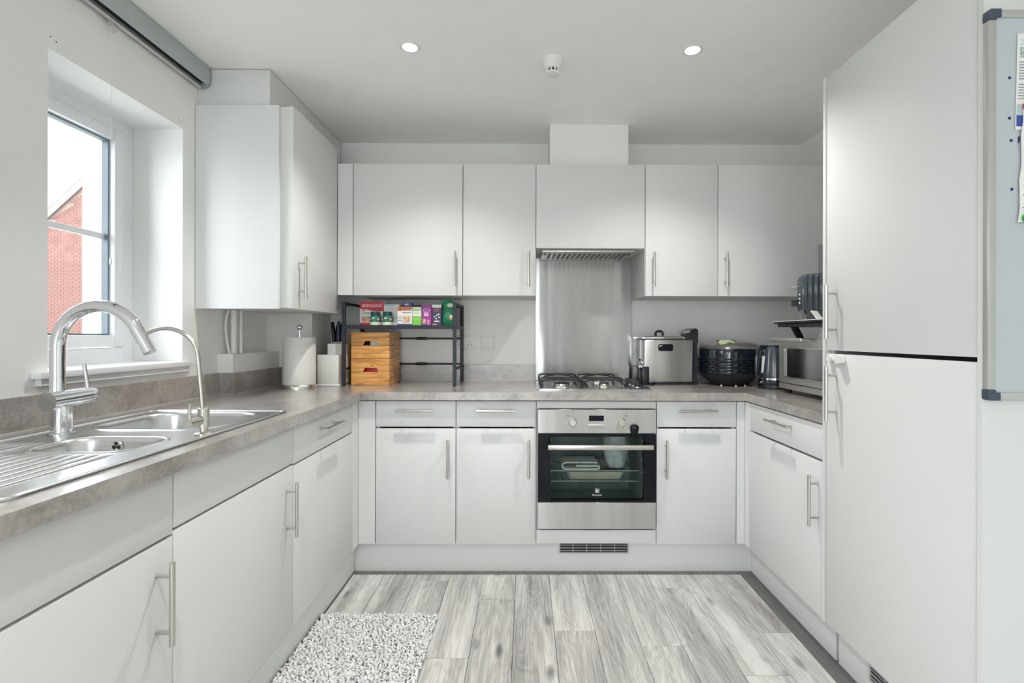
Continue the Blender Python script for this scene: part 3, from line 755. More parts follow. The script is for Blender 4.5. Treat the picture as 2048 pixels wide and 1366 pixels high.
# overflow rose on the far wall of the half bowl
ov = obj('overflow', B().lathe((0, 0, 0), [(.0145, 0), (.0145, .003), (.012, .005)], 26).xform(Matrix.Translation((-1.098, 1.3285, .893)) @ Matrix.Rotation(R(94), 4, 'X')), 'nickel', t)
for k in range(3):
    a = R(90+120*k); hb = B().cyl((0, 0, .0045), (0, 0, .0060), .0048, n=10)
    hb.xform(Matrix.Translation((-1.098+.0070*math.cos(a), 1.3285, .893+.0070*math.sin(a))) @ Matrix.Rotation(R(94), 4, 'X'))
    obj('overflow_hole', hb, 'dot', ov)
for k in range(13):
    x = -1.330 + k*.031
    y1 = 1.148 if x > -1.235 else 1.275
    n = 10
    b = B(); pts_ = [(x, .855 + (y1-.855)*i/n, pz+.0005) for i in range(n+1)]
    b.tube(pts_, [.0012]+[.0048]*(n-1)+[.0012], 8); obj('drainer_rib', b, 'sink', t, smooth=80)
# mixer
t = thing('mixer_tap', 'chrome swan neck mixer tap with pull-out spout behind the half bowl', 'tap', (-1.300, 1.385, WT+.003))
ty = 1.385; tx = -1.300
b = B(); b.lathe((tx, ty, WT+.003), [(.033, 0), (.033, .003), (.029, .005), (.0235, .006), (.0235, .078)], 32); obj('base', b, 'chrome', t)
ax = Vector((.03, 1, 0.04)).normalized(); c0 = Vector((-1.303, ty, 1.008)); 
p0 = c0 - ax*.040; p1 = c0 + ax*.072; p2 = p1 + ax*.0015; p3 = p2 + ax*.030
b = B(); b.cyl(p0, p1, .0265, .0235, 40); obj('valve_body', b, 'chrome', t)
b = B(); b.cyl(p1, p2, .019, n=24); obj('joint_ring', b, 'dot', t)
b = B(); q = ax.to_track_quat('Z', 'Y').to_matrix().to_4x4()
b.lathe((0, 0, 0), [(.0225, 0), (.0225, .016), (.021, .024), (.016, .029), (.006, .031)], 32); b.xform(Matrix.Translation(p2) @ q)
lv = obj('lever_cap', b, 'chrome', t)
b = B(); s0 = p2+ax*.008; b.tube([s0+Vector((0, 0, .018)), s0+Vector((-.006, 0, .055)), s0+Vector((-.012, 0, .093))], [.0055, .0052, .005], 14); obj('lever', b, 'chrome', lv)
path = [(-1.313, 1.028), (-1.3135, 1.10), (-1.3135, 1.160)]
cxa, cza, ra = -1.197, 1.157, .1165
for k in range(1, 15):
    a = R(180 - k*11.2); path.append((cxa + ra*math.cos(a), cza + ra*math.sin(a)*.98))
b = B(); b.tube([(x, ty, z) for x, z in path], .0172, 24); obj('spout', b, 'chrome', t, smooth=60)
ex, ez = path[-1]; d = Vector((path[-1][0]-path[-2][0], 0, path[-1][1]-path[-2][1])).normalized()
e0 = Vector((ex, ty, ez)); b = B(); b.tube([e0, e0+d*.003, e0+d*.0035, e0+d*.07], [.0165, .0165, .0175, .0162], 24)
obj('spray_head', b, 'chrome', t, label='pull-out spray head')
# filter tap
t = thing('filter_tap', 'slim brushed steel filter water tap at the front of the sink', 'tap', (-.905, 1.385, WT+.003))
fx, fy = -.905, 1.385
b = B().lathe((fx, fy, WT+.003), [(.0235, 0), (.0235, .003), (.019, .006), (.0105, .007), (.0105, .018), (.0145, .019), (.0145, .072), (.012, .074)], 26); obj('base', b, 'nickel', t)
b = B(); b.cyl((fx, fy-.006, .952), (fx, fy-.020, .952), .0085, .0085, 20); b.cyl((fx, fy-.020, .952), (fx, fy-.066, .952), .0125, .0125, 24); vk = obj('valve', b, 'nickel', t)
b = B(); b.tube([(fx, fy-.058, .962), (fx, fy-.058, .996), (fx, fy-.058, 1.004)], [.0045, .0045, .006], 12); obj('lever', b, 'nickel', vk)
pf = [(-.9085, .985), (-.913, 1.04), (-.918, 1.092), (-.921, 1.125)]
for k in range(1, 13):
    a = R(12.5*k); pf.append((-1.013 + .092*math.cos(a), 1.125 + .084*math.sin(a)))
b = B(); b.tube([(x, fy, z) for x, z in pf], .0056, 14); obj('spout', b, 'nickel', t, smooth=60)

# ------------------------------------------------------------------ pipes and sockets on the left
t = thing('waste_pipes', 'white plastic pipes rising from the low boxing to the boiler cabinet', 'pipes', (-1.42, 2.42, 1.10))
b = B().cyl((-1.425, 2.405, 1.101), (-1.425, 2.405, 1.311), .0135, n=20); b.cyl((-1.425, 2.405, 1.252), (-1.425, 2.405, 1.266), .0165, n=20); obj('pipe', b, 'pipe', t)
b = B().cyl((-1.412, 2.440, 1.101), (-1.412, 2.440, 1.311), .008, n=16); b.cyl((-1.412, 2.440, 1.248), (-1.412, 2.440, 1.258), .0095, n=16); obj('pipe', b, 'pipe', t)
b = B().tube([(-1.440, 2.385, 1.311), (-1.449, 2.38, 1.27), (-1.451, 2.38, 1.22), (-1.444, 2.38, 1.16), (-1.436, 2.385, 1.101)], .0055, 12); obj('flex_hose', b, 'pipe', t)
def socket(label, c, wid, face, gangs=2, kind='socket', hgt=.086):
    t = thing('wall_socket' if kind == 'socket' else 'isolator_switch', label, 'socket' if kind == 'socket' else 'switch', c)
    x, y, z = c
    def bx(bb, a0, a1, z0, z1, d0, d1, bev=0):
        if face == 'y': bb.box(x+a0, x+a1, y-d1, y-d0, z+z0, z+z1, bev)
        else: bb.box(x+d0, x+d1, y+a0, y+a1, z+z0, z+z1, bev)
    b = B(); bx(b, -wid/2, wid/2, -hgt/2, hgt/2, .0005, .009, .002); pl = obj('face_plate', b, 'white', t)
    for g in range(gangs):
        ox = 0 if gangs == 1 else (-wid/4 if g == 0 else wid/4)
        if kind == 'socket':
            b = B()
            bx(b, ox-.002, ox+.002, .000, .008, .009, .0095); bx(b, ox-.014, ox-.007, -.016, -.012, .009, .0095); bx(b, ox+.007, ox+.014, -.016, -.012, .009, .0095)
            obj('pin_slots', b, 'dot', pl)
        b = B(); bx(b, ox-.006, ox+.006, .016 if kind == 'socket' else -.012, .032 if kind == 'socket' else .008, .009, .012, .001); obj('rocker', b, 'white', pl)
    return t
socket('white single socket on the left wall behind the pipes', (XW, 2.53, 1.143), .086, 'x', 1)
socket('white double socket behind the right end of the black rack', (-.388, YW, 1.148), .146, 'y', 2)
socket('white square isolator switch left of the splashback', (-.240, YW, 1.143), .086, 'y', 1, 'switch')
socket('white double socket partly hidden behind the deep fryer', (.730, YW, 1.125), .146, 'y', 2)

# ------------------------------------------------------------------ roller blind
t = thing('roller_blind', 'raised roller blind with grey cassette along the top of the left wall', 'blind', (-1.44, 1.6, 2.29))
y0, y1 = .9, 2.196
prof = [(-1.462, 2.376), (-1.412, 2.378), (-1.4095, 2.350), (-1.4100, 2.322), (-1.4130, 2.306), (-1.4200, 2.298), (-1.4200, 2.303), (-1.4170, 2.309), (-1.4155, 2.324), (-1.4160, 2.372), (-1.462, 2.372)]
b = B().prism([(x, z) for x, z in prof], y0, y1-.004, 'y'); obj('cassette', b, 'blind', t, smooth=50)
ep = [(-1.464, 2.378), (-1.411, 2.378), (-1.4085, 2.350), (-1.409, 2.320), (-1.413, 2.302), (-1.422, 2.292), (-1.435, 2.288), (-1.452, 2.288), (-1.464, 2.296)]
b = B().prism(ep, y1-.004, y1, 'y'); obj('end_cap', b, 'blind', t)
obj('fabric_roll', B().cyl((-1.442, y0, 2.330), (-1.442, y1-.006, 2.330), .022, n=24), 'fabric', t)
obj('bottom_bar', B().prism([(-1.458, 2.286), (-1.448, 2.284), (-1.444, 2.290), (-1.446, 2.300), (-1.458, 2.300)], y0, y1-.006, 'y'), 'blindl', t)
b = B(); n = 24
for k in range(1): 
    rp = [(-1.449+.003*math.cos(2*math.pi*i/n), 1.722+.014*math.cos(2*math.pi*i/n), 2.262+.016*math.sin(2*math.pi*i/n)) for i in range(n+1)]
    b.tube(rp, .0017, 8, False)
b.box(-1.453, -1.447, 1.714, 1.730, 2.274, 2.286)
obj('pull_ring', b, 'blindl', t)
b = B(); b.tube([(-1.450, 1.722, 2.246), (-1.450, 1.722, 1.46)], .0006, 6); b.lathe((-1.450, 1.722, 1.435), [(.002, 0), (.004, .004), (.0035, .02), (.001, .026)], 10)
obj('pull_cord', b, 'white', t)

# ------------------------------------------------------------------ ceiling fittings
for i, (x, y, watt, beam) in enumerate(DOWNLIGHTS):
    lb = ['recessed ceiling downlight on the left, above the sink side', 'recessed ceiling downlight on the right, above the hob side'] + ['recessed ceiling downlight overhead, out of view above the draining board', 'recessed ceiling downlight behind the camera nearest the added patio door']
    t = thing('downlight', lb[i], 'ceiling light', (x, y, ZC), group='recessed downlights')
    obj('bezel', B().lathe((x, y, ZC), [(.041, 0), (.041, -.0025), (.036, -.005), (.030, -.004), (.029, -.0005)], 32), 'white', t)
    obj('lens', B().lathe((x, y, ZC), [(.029, -.0005), (.026, -.004), (.012, -.006)], 24), 'lamp', t)
    l = bpy.data.lights.new('downlight_lamp', 'SPOT'); l.energy = watt; l.color = (1, .98, .945); l.spot_size = R(beam); l.spot_blend = 1.0; l.shadow_soft_size = .022
    lo_ = bpy.data.objects.new('downlight_lamp', l); COL.objects.link(lo_); lo_.location = (x, y, ZC-.03)
t = thing('smoke_detector', 'small white heat detector on the ceiling between the two lights', 'detector', (.110, 2.12, ZC))
sx, sy = .110, 2.12
obj('housing', B().lathe((sx, sy, ZC), [(.046, 0), (.046, -.010), (.042, -.022), (.034, -.040), (.030, -.044)], 32), 'white', t)
b = B()
for k in range(10):
    a = 2*math.pi*k/10; b.box(sx+.027*math.cos(a)-.003, sx+.027*math.cos(a)+.003, sy+.027*math.sin(a)-.003, sy+.027*math.sin(a)+.003, ZC-.058, ZC-.044)
b.lathe((sx, sy, ZC-.058), [(.031, 0), (.029, -.006), (.014, -.010)], 28)
obj('sensor_cage', b, 'white', t)
obj('sensor', B().lathe((sx, sy, ZC-.044), [(.018, 0), (.018, -.0135)], 16), 'dot', t)

# ------------------------------------------------------------------ rug
rx0, rx1, ry0, ry1 = -.852, -.373, 1.28, 2.078
t = thing('rug', 'light grey chenille shag mat on the floor by the sink cabinets', 'rug', ((rx0+rx1)/2, (ry0+ry1)/2, 0))
obj('backing', B().box(rx0+.004, rx1-.004, ry0+.004, ry1-.004, .0005, .006), 'rugb', t)
me = bpy.data.meshes.new('pile'); V = []; F = []
y = ry0
rng = random.Random(3)
while y < ry1:
    x = rx0
    while x < rx1:
        px = x + rng.uniform(-.003, .003); py = y + rng.uniform(-.003, .003); h = rng.uniform(.014, .024)
        a = rng.uniform(0, 6.283); ln = rng.uniform(.004, .013); dx, dy = math.cos(a)*ln, math.sin(a)*ln
        base = len(V); segs = ((0, .004, .0040), (.35, h*.65, .0050), (.8, h*.95, .0046), (1.25, h*.86, .0024))
        for f, z, r in segs:
            for k in range(5):
                an = 6.283*k/5 + a
                V.append((px+dx*f + r*math.cos(an), py+dy*f + r*math.sin(an), z + (r*.5*math.sin(an*2) if f > 1 else 0)))
        for s in range(3):
            for k in range(5):
                F.append((base+s*5+k, base+s*5+(k+1) % 5, base+s*5+5+(k+1) % 5, base+s*5+5+k))
        F.append(tuple(base+15+k for k in range(5)))
        x += .0088
    y += .0088
ofs = t.location
me.from_pydata([(v[0]-ofs.x, v[1]-ofs.y, v[2]) for v in V], [], F); me.update()
for p in me.polygons: p.use_smooth = True
me.materials.append(M['rug']); o = bpy.data.objects.new('pile', me); COL.objects.link(o); o.parent = t; o['kind'] = 'stuff'

# ------------------------------------------------------------------ left corner objects on the worktop
t = thing('kitchen_roll_holder', 'cream kitchen roll cylinder on a steel base with round finial', 'roll holder', (-1.222, 2.600, WT))
hx, hy = -1.205, 2.62
obj('base', B().lathe((hx, hy, WT), [(.088, 0), (.088, .006), (.086, .018), (.083, .021)], 40), 'nickel', t)
obj('roll_cover', B().lathe((hx, hy, WT+.0212), [(.081, 0), (.0815, .01), (.080, .243), (.076, .248)], 48), 'cream', t)
obj('rod', B().cyl((hx, hy, WT+.269), (hx, hy, WT+.312), .0045, n=14), 'chrome', t)
obj('finial', B().sph((hx, hy, WT+.322), .0145, n=24), 'chrome', t)

t = thing('knife_block', 'white two-tier utensil and knife block left of the black rack', 'knife block', (-1.10, 2.74, WT))
obj('tray', B().box(-1.158, -1.024, 2.705, 2.895, WT, WT+.012, .004, 2), 'white', t)
obj('front_box', B().box(-1.152, -1.034, 2.712, 2.790, WT+.012, WT+.172, .004, 2), 'cream', t)
obj('rear_box', B().box(-1.128, -1.020, 2.792, 2.885, WT+.012, WT+.232, .004, 2), 'cream', t)
for k, (kx, ky, lean, hh) in enumerate(((-1.103, 2.83, -.01, .115), (-1.082, 2.84, .0, .12), (-1.062, 2.83, .008, .115), (-1.098, 2.845, .012, .105), (-1.07, 2.87, .004, .125))):
    zt = WT+.230
    k_ = thing('knife', ['black handled knife furthest left in the white block', 'black handled knife with navy tint, second from the left in the block', 'black handled knife in the middle of the white block', 'black handled knife nearest the rack post', 'black handled knife at the back of the white block'][k], 'knife', (kx, ky, zt), group='knives in the white block')
    b = B(); b.loft([[(kx+lean*f+x, ky+y, zt+.012+hh*f) for x, y in rr(0, 0, a_, c_, min(a_, c_)*.9, 3)] for f, a_, c_ in ((0, .0085, .010), (.3, .010, .012), (.8, .0095, .013), (1, .006, .009))]); obj('knife_handle', b, 'navyp' if k == 1 else 'gblack', k_)
    obj('bolster', B().box(kx-.006, kx+.006, ky-.009, ky+.009, zt+.002, zt+.013, .001, 1), 'nickel', k_)

# ------------------------------------------------------------------ black rack
t = thing('rack', 'dark metal two-level counter rack holding packets above wooden crates', 'rack', (-.70, 2.87, WT))
fx0, fx1, fy, by = -1.006, -.396, 2.716, 3.018
q = .0095
for (x, y, z1) in ((fx0, fy, 1.375), (fx1, fy, 1.375), (fx0, by, 1.375), (fx1, by, 1.375)):
    o = obj('post', B().box(x-q, x+q, y-q, y+q, WT+.004, z1, .0015, 1), 'navy', t)
    obj('foot', B().cyl((x, y, WT), (x, y, WT+.005), .008, n=12), 'black', o)
for x in (fx0, fx1):
    obj('side_rail', B().box(x-.007, x+.007, fy+q, by-q, 1.358, 1.373, .001, 1), 'navy', t)
    obj('side_rail', B().box(x-.007, x+.007, fy+q, by-q, 1.228, 1.246, .001, 1), 'navy', t)
    obj('side_rail', B().box(x-.006, x+.006, fy+q, by-q, .998, 1.010, .001, 1), 'navy', t)
obj('front_rail', B().box(fx0+q, fx1-q, fy-.008, fy+.008, 1.226, 1.247, .001, 1), 'navy', t)
obj('back_rail', B().box(fx0+q, fx1-q, by-.006, by+.006, 1.360, 1.374, .001, 1), 'navy', t)
for z in (1.172, 1.017):
    b = B(); b.cyl((fx0+q, by, z), (fx1-q, by, z), .0052, n=12); b.tube([(-.68, by, z), (-.665, by, z), (-.645, by, z), (-.62, by, z), (-.60, by, z)], [.0055, .009, .0095, .009, .0055], 12)
    obj('back_bar', b, 'iron', t)
obj('shelf', B().box(fx0+q, fx1-q, fy+.008, by-.007, 1.232, 1.2425), 'navy', t)

# crates: front boards have a hand cut-out
def crate(label, z0):
    x0, x1, y0, y1 = -.985, -.771, 2.770, 2.995
    t = thing('wooden_crate', label, 'crate', ((x0+x1)/2, (y0+y1)/2, z0), group='stacked pine crates')
    h = .0725; th = .012; cx_ = (x0+x1)/2 + .003
    lz_ = z0+.001; hz = z0+.001+h+.002
    def wood(b, nm='board'): return obj(nm, b, 'pine', t)
    # lower front board: plain
    wood(B().box(x0, x1, y0, y0+th, lz_, lz_+h, .001, 1))
    # upper front board with arched notch at its bottom edge
    top = hz+h
    poly = [(x0, hz), (cx_-.044, hz), (cx_-.036, hz+.018), (cx_-.030, hz+.023), (cx_+.030, hz+.023), (cx_+.036, hz+.018), (cx_+.044, hz), (x1, hz), (x1, top), (x0, top)]
    wood(B().prism(poly, y0, y0+th, 'y'))
    for (a, c) in ((lz_, lz_+h), (hz, hz+h)):
        wood(B().box(x1-th, x1, y0+th+.0004, y1, a, c, .0008, 1)); wood(B().box(x0, x0+th, y0+th+.0004, y1, a, c, .0008, 1)); wood(B().box(x0+th, x1-th, y1-th, y1, a, c))
    wood(B().box(x0+th, x1-th, y0+th, y1-th, lz_, lz_+.008), 'bottom_board')
    return (x0, x1, y0, y1, z0)
crate('lower pine crate with a red packet showing in its hand hole', WT)
crate('upper pine crate under the rack shelf with a pale packet inside', WT+.1495)
single('snack_packet', B().box(-.935, -.83, 2.80, 2.84, WT+.012, WT+.115, .008, 2), 'red', 'red packet inside the lower wooden crate', 'packet', (-.88, 2.82, WT+.01))
single('snack_packet', B().box(-.89, -.82, 2.80, 2.84, WT+.162, WT+.255, .008, 2), 'paper', 'pale packet inside the upper wooden crate', 'packet', (-.85, 2.82, WT+.16))

# things on the rack shelf. SZ = shelf top
SZ = 1.2427
def carton(name, label, x0, x1, h, y, m, dpt=.05, cat='carton', rz=0):
    cx_ = (x0+x1)/2
    t = thing(name, label, cat, (cx_, y+dpt/2, SZ), group='packets on the rack shelf')
    obj('box', B().box(x0, x1, y, y+dpt, SZ, SZ+h, .001, 1), m, t); return t
def patch(t, x0, x1, y, z0, z1, m, name='print', d=.0006):
    return obj(name, B().box(x0, x1, y-d, y-.0001, SZ+z0, SZ+z1), m, t)
y = 2.800
t = carton('snack_box', 'red and white snack box, the widest box on the rack shelf', -.947, -.812, .138, y, 'paper')
patch(t, -.947, -.812, y, .098, .138, 'red'); b = B()
b.prism([(-.925, SZ+.098), (-.812, SZ+.098), (-.812, SZ+.086), (-.835, SZ+.084), (-.88, SZ+.088)], y-.0006, y-.0001, 'y'); obj('print', b, 'red', t)
patch(t, -.947, -.875, y, 0, .020, 'red'); patch(t, -.935, -.872, y, .024, .056, 'skin', 'picture')
lettering('KIDDYLICIOUS', .021, (-.879, y-.0012, SZ+.115), 'paper', t, bold=.0004, sx=.80)
lettering('COOKIE 10', .014, (-.900, y-.0012, SZ+.073), 'dink', t, sx=.95)
obj('print', B().sph((-.926, y-.0003, SZ+.092), .009, (1.1, .05, .9), 12), 'orange', t)
t = carton('carton', 'silver white carton with pale teal top behind the two green bottles', -.810, -.722, .124, y, 'paper')
patch(t, -.808, -.75, y, .112, .122, 'lteal'); lettering('OPTIBAC', .016, (-.778, y-.0012, SZ+.100), 'lteal', t, sx=.8)
def jar(x, label):
    y_ = 2.765
    t = thing('vitamin_bottle', label, 'bottle', (x, y_, SZ), group='green lidded vitamin bottles')
    obj('bottle_body', B().lathe((x, y_, SZ), [(.028, 0), (.0295, .003), (.0295, .050), (.026, .056), (.0225, .058)], 28), 'teal', t)
    obj('lid', B().lathe((x, y_, SZ+.058), [(.0235, 0), (.0245, .001), (.0245, .020), (.023, .022)], 28), 'dgreen', t)
    obj('label_band', B().lathe((x, y_, SZ+.002), [(.0299, 0), (.0299, .020)], 28, False, False), 'lgreen', t)
    b = B(); b.sph((x+.020, y_-.021, SZ+.036), .009, (1, .35, 1), 12); b.sph((x-.022, y_-.019, SZ+.036), .007, (1, .35, 1), 12); obj('emblem', b, 'pink', t)
    obj('print', B().box(x-.010, x+.004, y_-.0302, y_-.029, SZ+.040, SZ+.046), 'paper', t)
jar(-.848, 'green lidded vitamin bottle in front of the red snack box'); jar(-.780, 'green lidded vitamin bottle in front of the silver carton')
y = 2.755
t = carton('carton', 'white and orange children vitamin carton with blue base', -.722, -.640, .108, y, 'paper', .04)
patch(t, -.722, -.640, y, .096, .108, 'orange'); patch(t, -.722, -.700, y, .084, .096, 'orange'); patch(t, -.722, -.640, y, 0, .012, 'blue'); patch(t, -.690, -.650, y, .018, .058, 'skin', 'picture')
patch(t, -.695, -.645, y, .072, .078, 'grey'); [patch(t, -.718, -.695, y, .030+i*.010, .034+i*.010, 'grey') for i in range(3)]
lettering('Wellkid', .020, (-.681, y-.0012, SZ+.093), 'red', t, bold=.0003, sx=1.05)
t = carton('carton', 'small blue carton peeping out above the orange and white carton', -.702, -.650, .134, 2.80, 'blue', .03)
patch(t, -.692, -.670, 2.80, .120, .128, 'paper')
t = carton('carton', 'pale green and lime carton in the middle of the rack shelf', -.638, -.589, .108, y, 'lgreen', .04)
patch(t, -.638, -.589, y, .040, .056, 'lime'); patch(t, -.638, -.589, y, 0, .038, 'lime'); patch(t, -.633, -.60, y, .085, .089, 'lime'); patch(t, -.633, -.60, y, .072, .075, 'grey'); obj('print', B().sph((-.600, y, SZ+.008), .006, (1, .1, 1), 10), 'orange', t)
t = carton('carton', 'purple carton with white oval between lime and navy cartons', -.587, -.532, .118, y, 'purple', .04)
obj('print', B().sph((-.560, y-.0002, SZ+.090), .019, (1, .03, .42), 20), 'paper', t); obj('print', B().sph((-.560, y-.0006, SZ+.090), .016, (1, .03, .36), 20), 'purple', t)
[patch(t, -.574, -.548, y, .056+i*.008, .060+i*.008, 'paper') for i in range(3)]; patch(t, -.582, -.564, y, .014, .040, 'skin', 'picture'); patch(t, -.556, -.542, y, .008, .036, 'pink', 'picture'); patch(t, -.587, -.532, y, 0, .008, 'blue')
t = carton('carton', 'dark navy carton with white top flap beside the green pouch', -.529, -.476, .120, y, 'navyp', .04)
patch(t, -.529, -.476, y, .103, .120, 'paper'); patch(t, -.518, -.488, y, .090, .096, 'pink'); patch(t, -.518, -.488, y, .080, .085, 'red')
for a, c in ((-.515, .052), (-.503, .060), (-.492, .066), (-.489, .050), (-.505, .042)): obj('print', B().sph((a, y-.0002, SZ+c), .0055, (1, .06, .7), 10), 'paper', t)
patch(t, -.516, -.488, y, .024, .031, 'paper'); patch(t, -.525, -.500, y, .002, .014, 'pink')
t = thing('snack_pouch', 'green crinkled foil pouch at the right end of the rack shelf', 'pouch', (-.438, 2.78, SZ), group='packets on the rack shelf')
lps = []
for k in range(12):
    f = k/11; z = SZ + .150*f
    d_ = .020*math.sin(math.pi*min(1, f*1.02+.02))+.002; wl_ = .031 + .004*math.sin(f*9)
    cxx = -.439 - .006*f - (.012*max(0, f-.85)/.15)
    lps.append([(cxx + wl_*math.cos(a)*(1+.03*math.sin(7*a+f*11)), 2.785 + d_*math.sin(a)*(1+.15*math.sin(5*a+f*17)), z) for a in [2*math.pi*i/24 for i in range(24)]])
obj('foil_bag', B().loft(lps), 'green', t)
obj('print', B().sph((-.428, 2.768, SZ+.118), .020, (1, .22, .6), 16), 'lgreen', t); obj('print', B().sph((-.424, 2.766, SZ+.050), .012, (.8, .3, 1.3), 12), 'skin', t)

# ------------------------------------------------------------------ deep fryer
t = thing('deep_fryer', 'stainless steel deep fryer with black trim right of the hob', 'deep fryer', (.86, 2.93, WT))
x0, x1, y0, y1 = .676, .966, 2.835, 3.020; z0, z1 = .922, 1.172
obj('body', B().box(x0, x1, y0, y1, z0, z1, .012, 3), 'steel', t)
obj('foot_rail', B().box(x0-.004, x1+.006, y0+.004, y1, WT+.0005, z0+.001, .002, 1), 'black', t)
b = B(); b.prism([(a, c) for a, c in rr(.803, 1.124, .043, .020, .011)], y0-.0025, y0+.0005, 'y'); vw = obj('viewing_window', b, 'gblack', t)
obj('oil_marks', B().box(.768, .774, y0-.003, y0-.0025, 1.128, 1.137).box(.778, .784, y0-.003, y0-.0025, 1.134, 1.138), 'paper', vw)
ld = B(); lps = []
for d, z in ((-.004, z1+.001), (.004, z1+.004), (.005, z1+.012), (-.004, z1+.018), (-.05, z1+.022)):
    lps.append([(x, y, z) for x, y in rr((x0+.925)/2-.008, (y0+y1)/2, (.925-x0)/2+.012+d, (y1-y0)/2+min(d, .004), .03)])
ld.loft(lps); obj('lid', ld, 'chrome', t)
hb = B().tube([(.756, 2.88, z1+.018), (.757, 2.88, z1+.040), (.768, 2.88, z1+.046), (.788, 2.88, z1+.046), (.797, 2.88, z1+.040), (.799, 2.88, z1+.018)], .0075, 12); obj('lid_handle', hb, 'black', t)
# control head at the right back
b = B(); b.prism([(.925, 1.158), (.972, 1.150), (.996, 1.150), (.996, 1.225), (.983, 1.236), (.950, 1.222), (.945, 1.180)], 2.850, 3.015, 'y'); obj('control_head', b, 'black', t)
b = B(); b.prism([(.915, 1.214), (.950, 1.224), (.952, 1.212), (.920, 1.205)], 2.86, 2.95, 'y'); obj('basket_handle', b, 'nickel', t)
b = B(); b.prism([(.968, WT+.001), (.998, WT+.001), (.998, .93), (.990, .95), (.990, 1.149), (.972, 1.149), (.968, .93)], 2.850, 3.015, 'y'); obj('back_column', b, 'black', t)
obj('drain_tank', B().box(.664, .706, 2.818, 2.90, WT+.001, 1.015, .006, 2), 'black', t)
obj('side_bracket', B().box(.650, .675, 2.845, 3.0, WT+.001, 1.005, .004, 2), 'black', t)
b = B(); b.sph((.672, 2.850, 1.035), .015, n=14); b.cyl((.672, 2.86, 1.035), (.655, 2.84, 1.055), .006, n=10); b.box(.655, .690, 2.83, 2.87, 1.006, 1.02, .003, 1); obj('drain_tap', b, 'chrome', t)
obj('tap_hose', B().tube([(.700, 2.805, .922), (.715, 2.800, .920), (.735, 2.802, .921)], [.007, .010, .007], 12), 'gblack', t)
single('power_cable', B().tube([(1.002, 2.99, 1.08), (1.02, 3.0, 1.07), (1.06, 3.02, 1.05), (1.10, 3.03, 1.03)], .0035, 8), 'black', 'black power cable between deep fryer and rice cooker', 'cable', (1.02, 3.0, 1.05))

# ------------------------------------------------------------------ rice cooker
t = thing('rice_cooker', 'dark glossy multicooker with rippled sides and grey lid', 'multicooker', (1.186, 2.845, WT))
cx_, cy_ = 1.180, 2.850; n = 96
def sq(a, r, p=3.2):
    c, s_ = abs(math.cos(a)), abs(math.sin(a)); return r / (c**p + s_**p)**(1/p)
def ring(r, z, rip=0, amp=0, ph=0):
    out = []
    for k in range(n):
        a = 2*math.pi*k/n; rr_ = sq(a, r) + amp*(.5+.5*math.cos(a*20+ph))*rip
        out.append((cx_ + rr_*math.cos(a+.35), cy_ + rr_*.96*math.sin(a+.35), z))
    return out
RB = .146
b = B(); lps = [ring(.098, WT+.006), ring(.104, WT+.022), ring(.128, WT+.050), ring(RB, WT+.068)]; obj('base', B().loft(lps), 'black', t)
lps = [ring(RB, WT+.069)]
nb = 66
for k in range(nb+1):
    z = WT+.071 + k*(.110/nb); f = k/nb
    rip = max(0, math.sin(f*2*math.pi*7.0)) if .02 < f < .80 else 0
    lps.append(ring(RB+.002, z, rip, .013, math.pi*(int(f*7.0) % 2)))
lps += [ring(RB+.002, WT+.206), ring(RB, WT+.210)]
obj('rippled_body', B().loft(lps), 'slateh', t, smooth=60)
b = B().loft([ring(RB+.001, WT+.2102), ring(RB-.004, WT+.222), ring(.125, WT+.236), ring(.098, WT+.247), ring(.055, WT+.252)]); obj('lid', b, 'cgrey', t)
b = B().loft([[(cx_+.068*math.cos(a), cy_+.045*math.sin(a)+.02, z) for a in [2*math.pi*k/32 for k in range(32)]] for z in (WT+.2515, WT+.256)]); obj('steam_cover', b, 'chrome', t)
obj('display', B().box(-.040, .040, -.020, .020, 0, .003, .001, 1).xform(Matrix.Translation((1.122, 2.756, WT+.2435)) @ Matrix.Rotation(R(21), 4, 'X') @ Matrix.Rotation(R(-6), 4, 'Y')), 'display', t)
obj('label_sticker', B().box(-.028, .028, -.008, .008, 0, .003, .001, 1).xform(Matrix.Translation((1.128, 2.800, WT+.2515)) @ Matrix.Rotation(R(14), 4, 'X') @ Matrix.Rotation(R(-5), 4, 'Y')), 'paper', t)
for (a, c) in ((.0, -.1), (.035, -.085), (.07, -.075)): obj('button', B().sph((cx_+a, cy_+c, WT+.2360), .013, (1.3, 1, .35), 16), 'chrome', t)
for (a, c) in ((-.07, -.055), (.0, -.085), (.06, -.065)): obj('foot', B().cyl((cx_+a, cy_+c, WT+.0003), (cx_+a, cy_+c, WT+.008), .009, n=12), 'nickel', t)
obj('side_vent', B().box(-.012, .012, -.002, .004, -.05, .02, .001, 1).xform(Matrix.Translation((cx_+.146, cy_-.055, WT+.155)) @ Matrix.Rotation(R(40), 4, 'Z')), 'black', t)

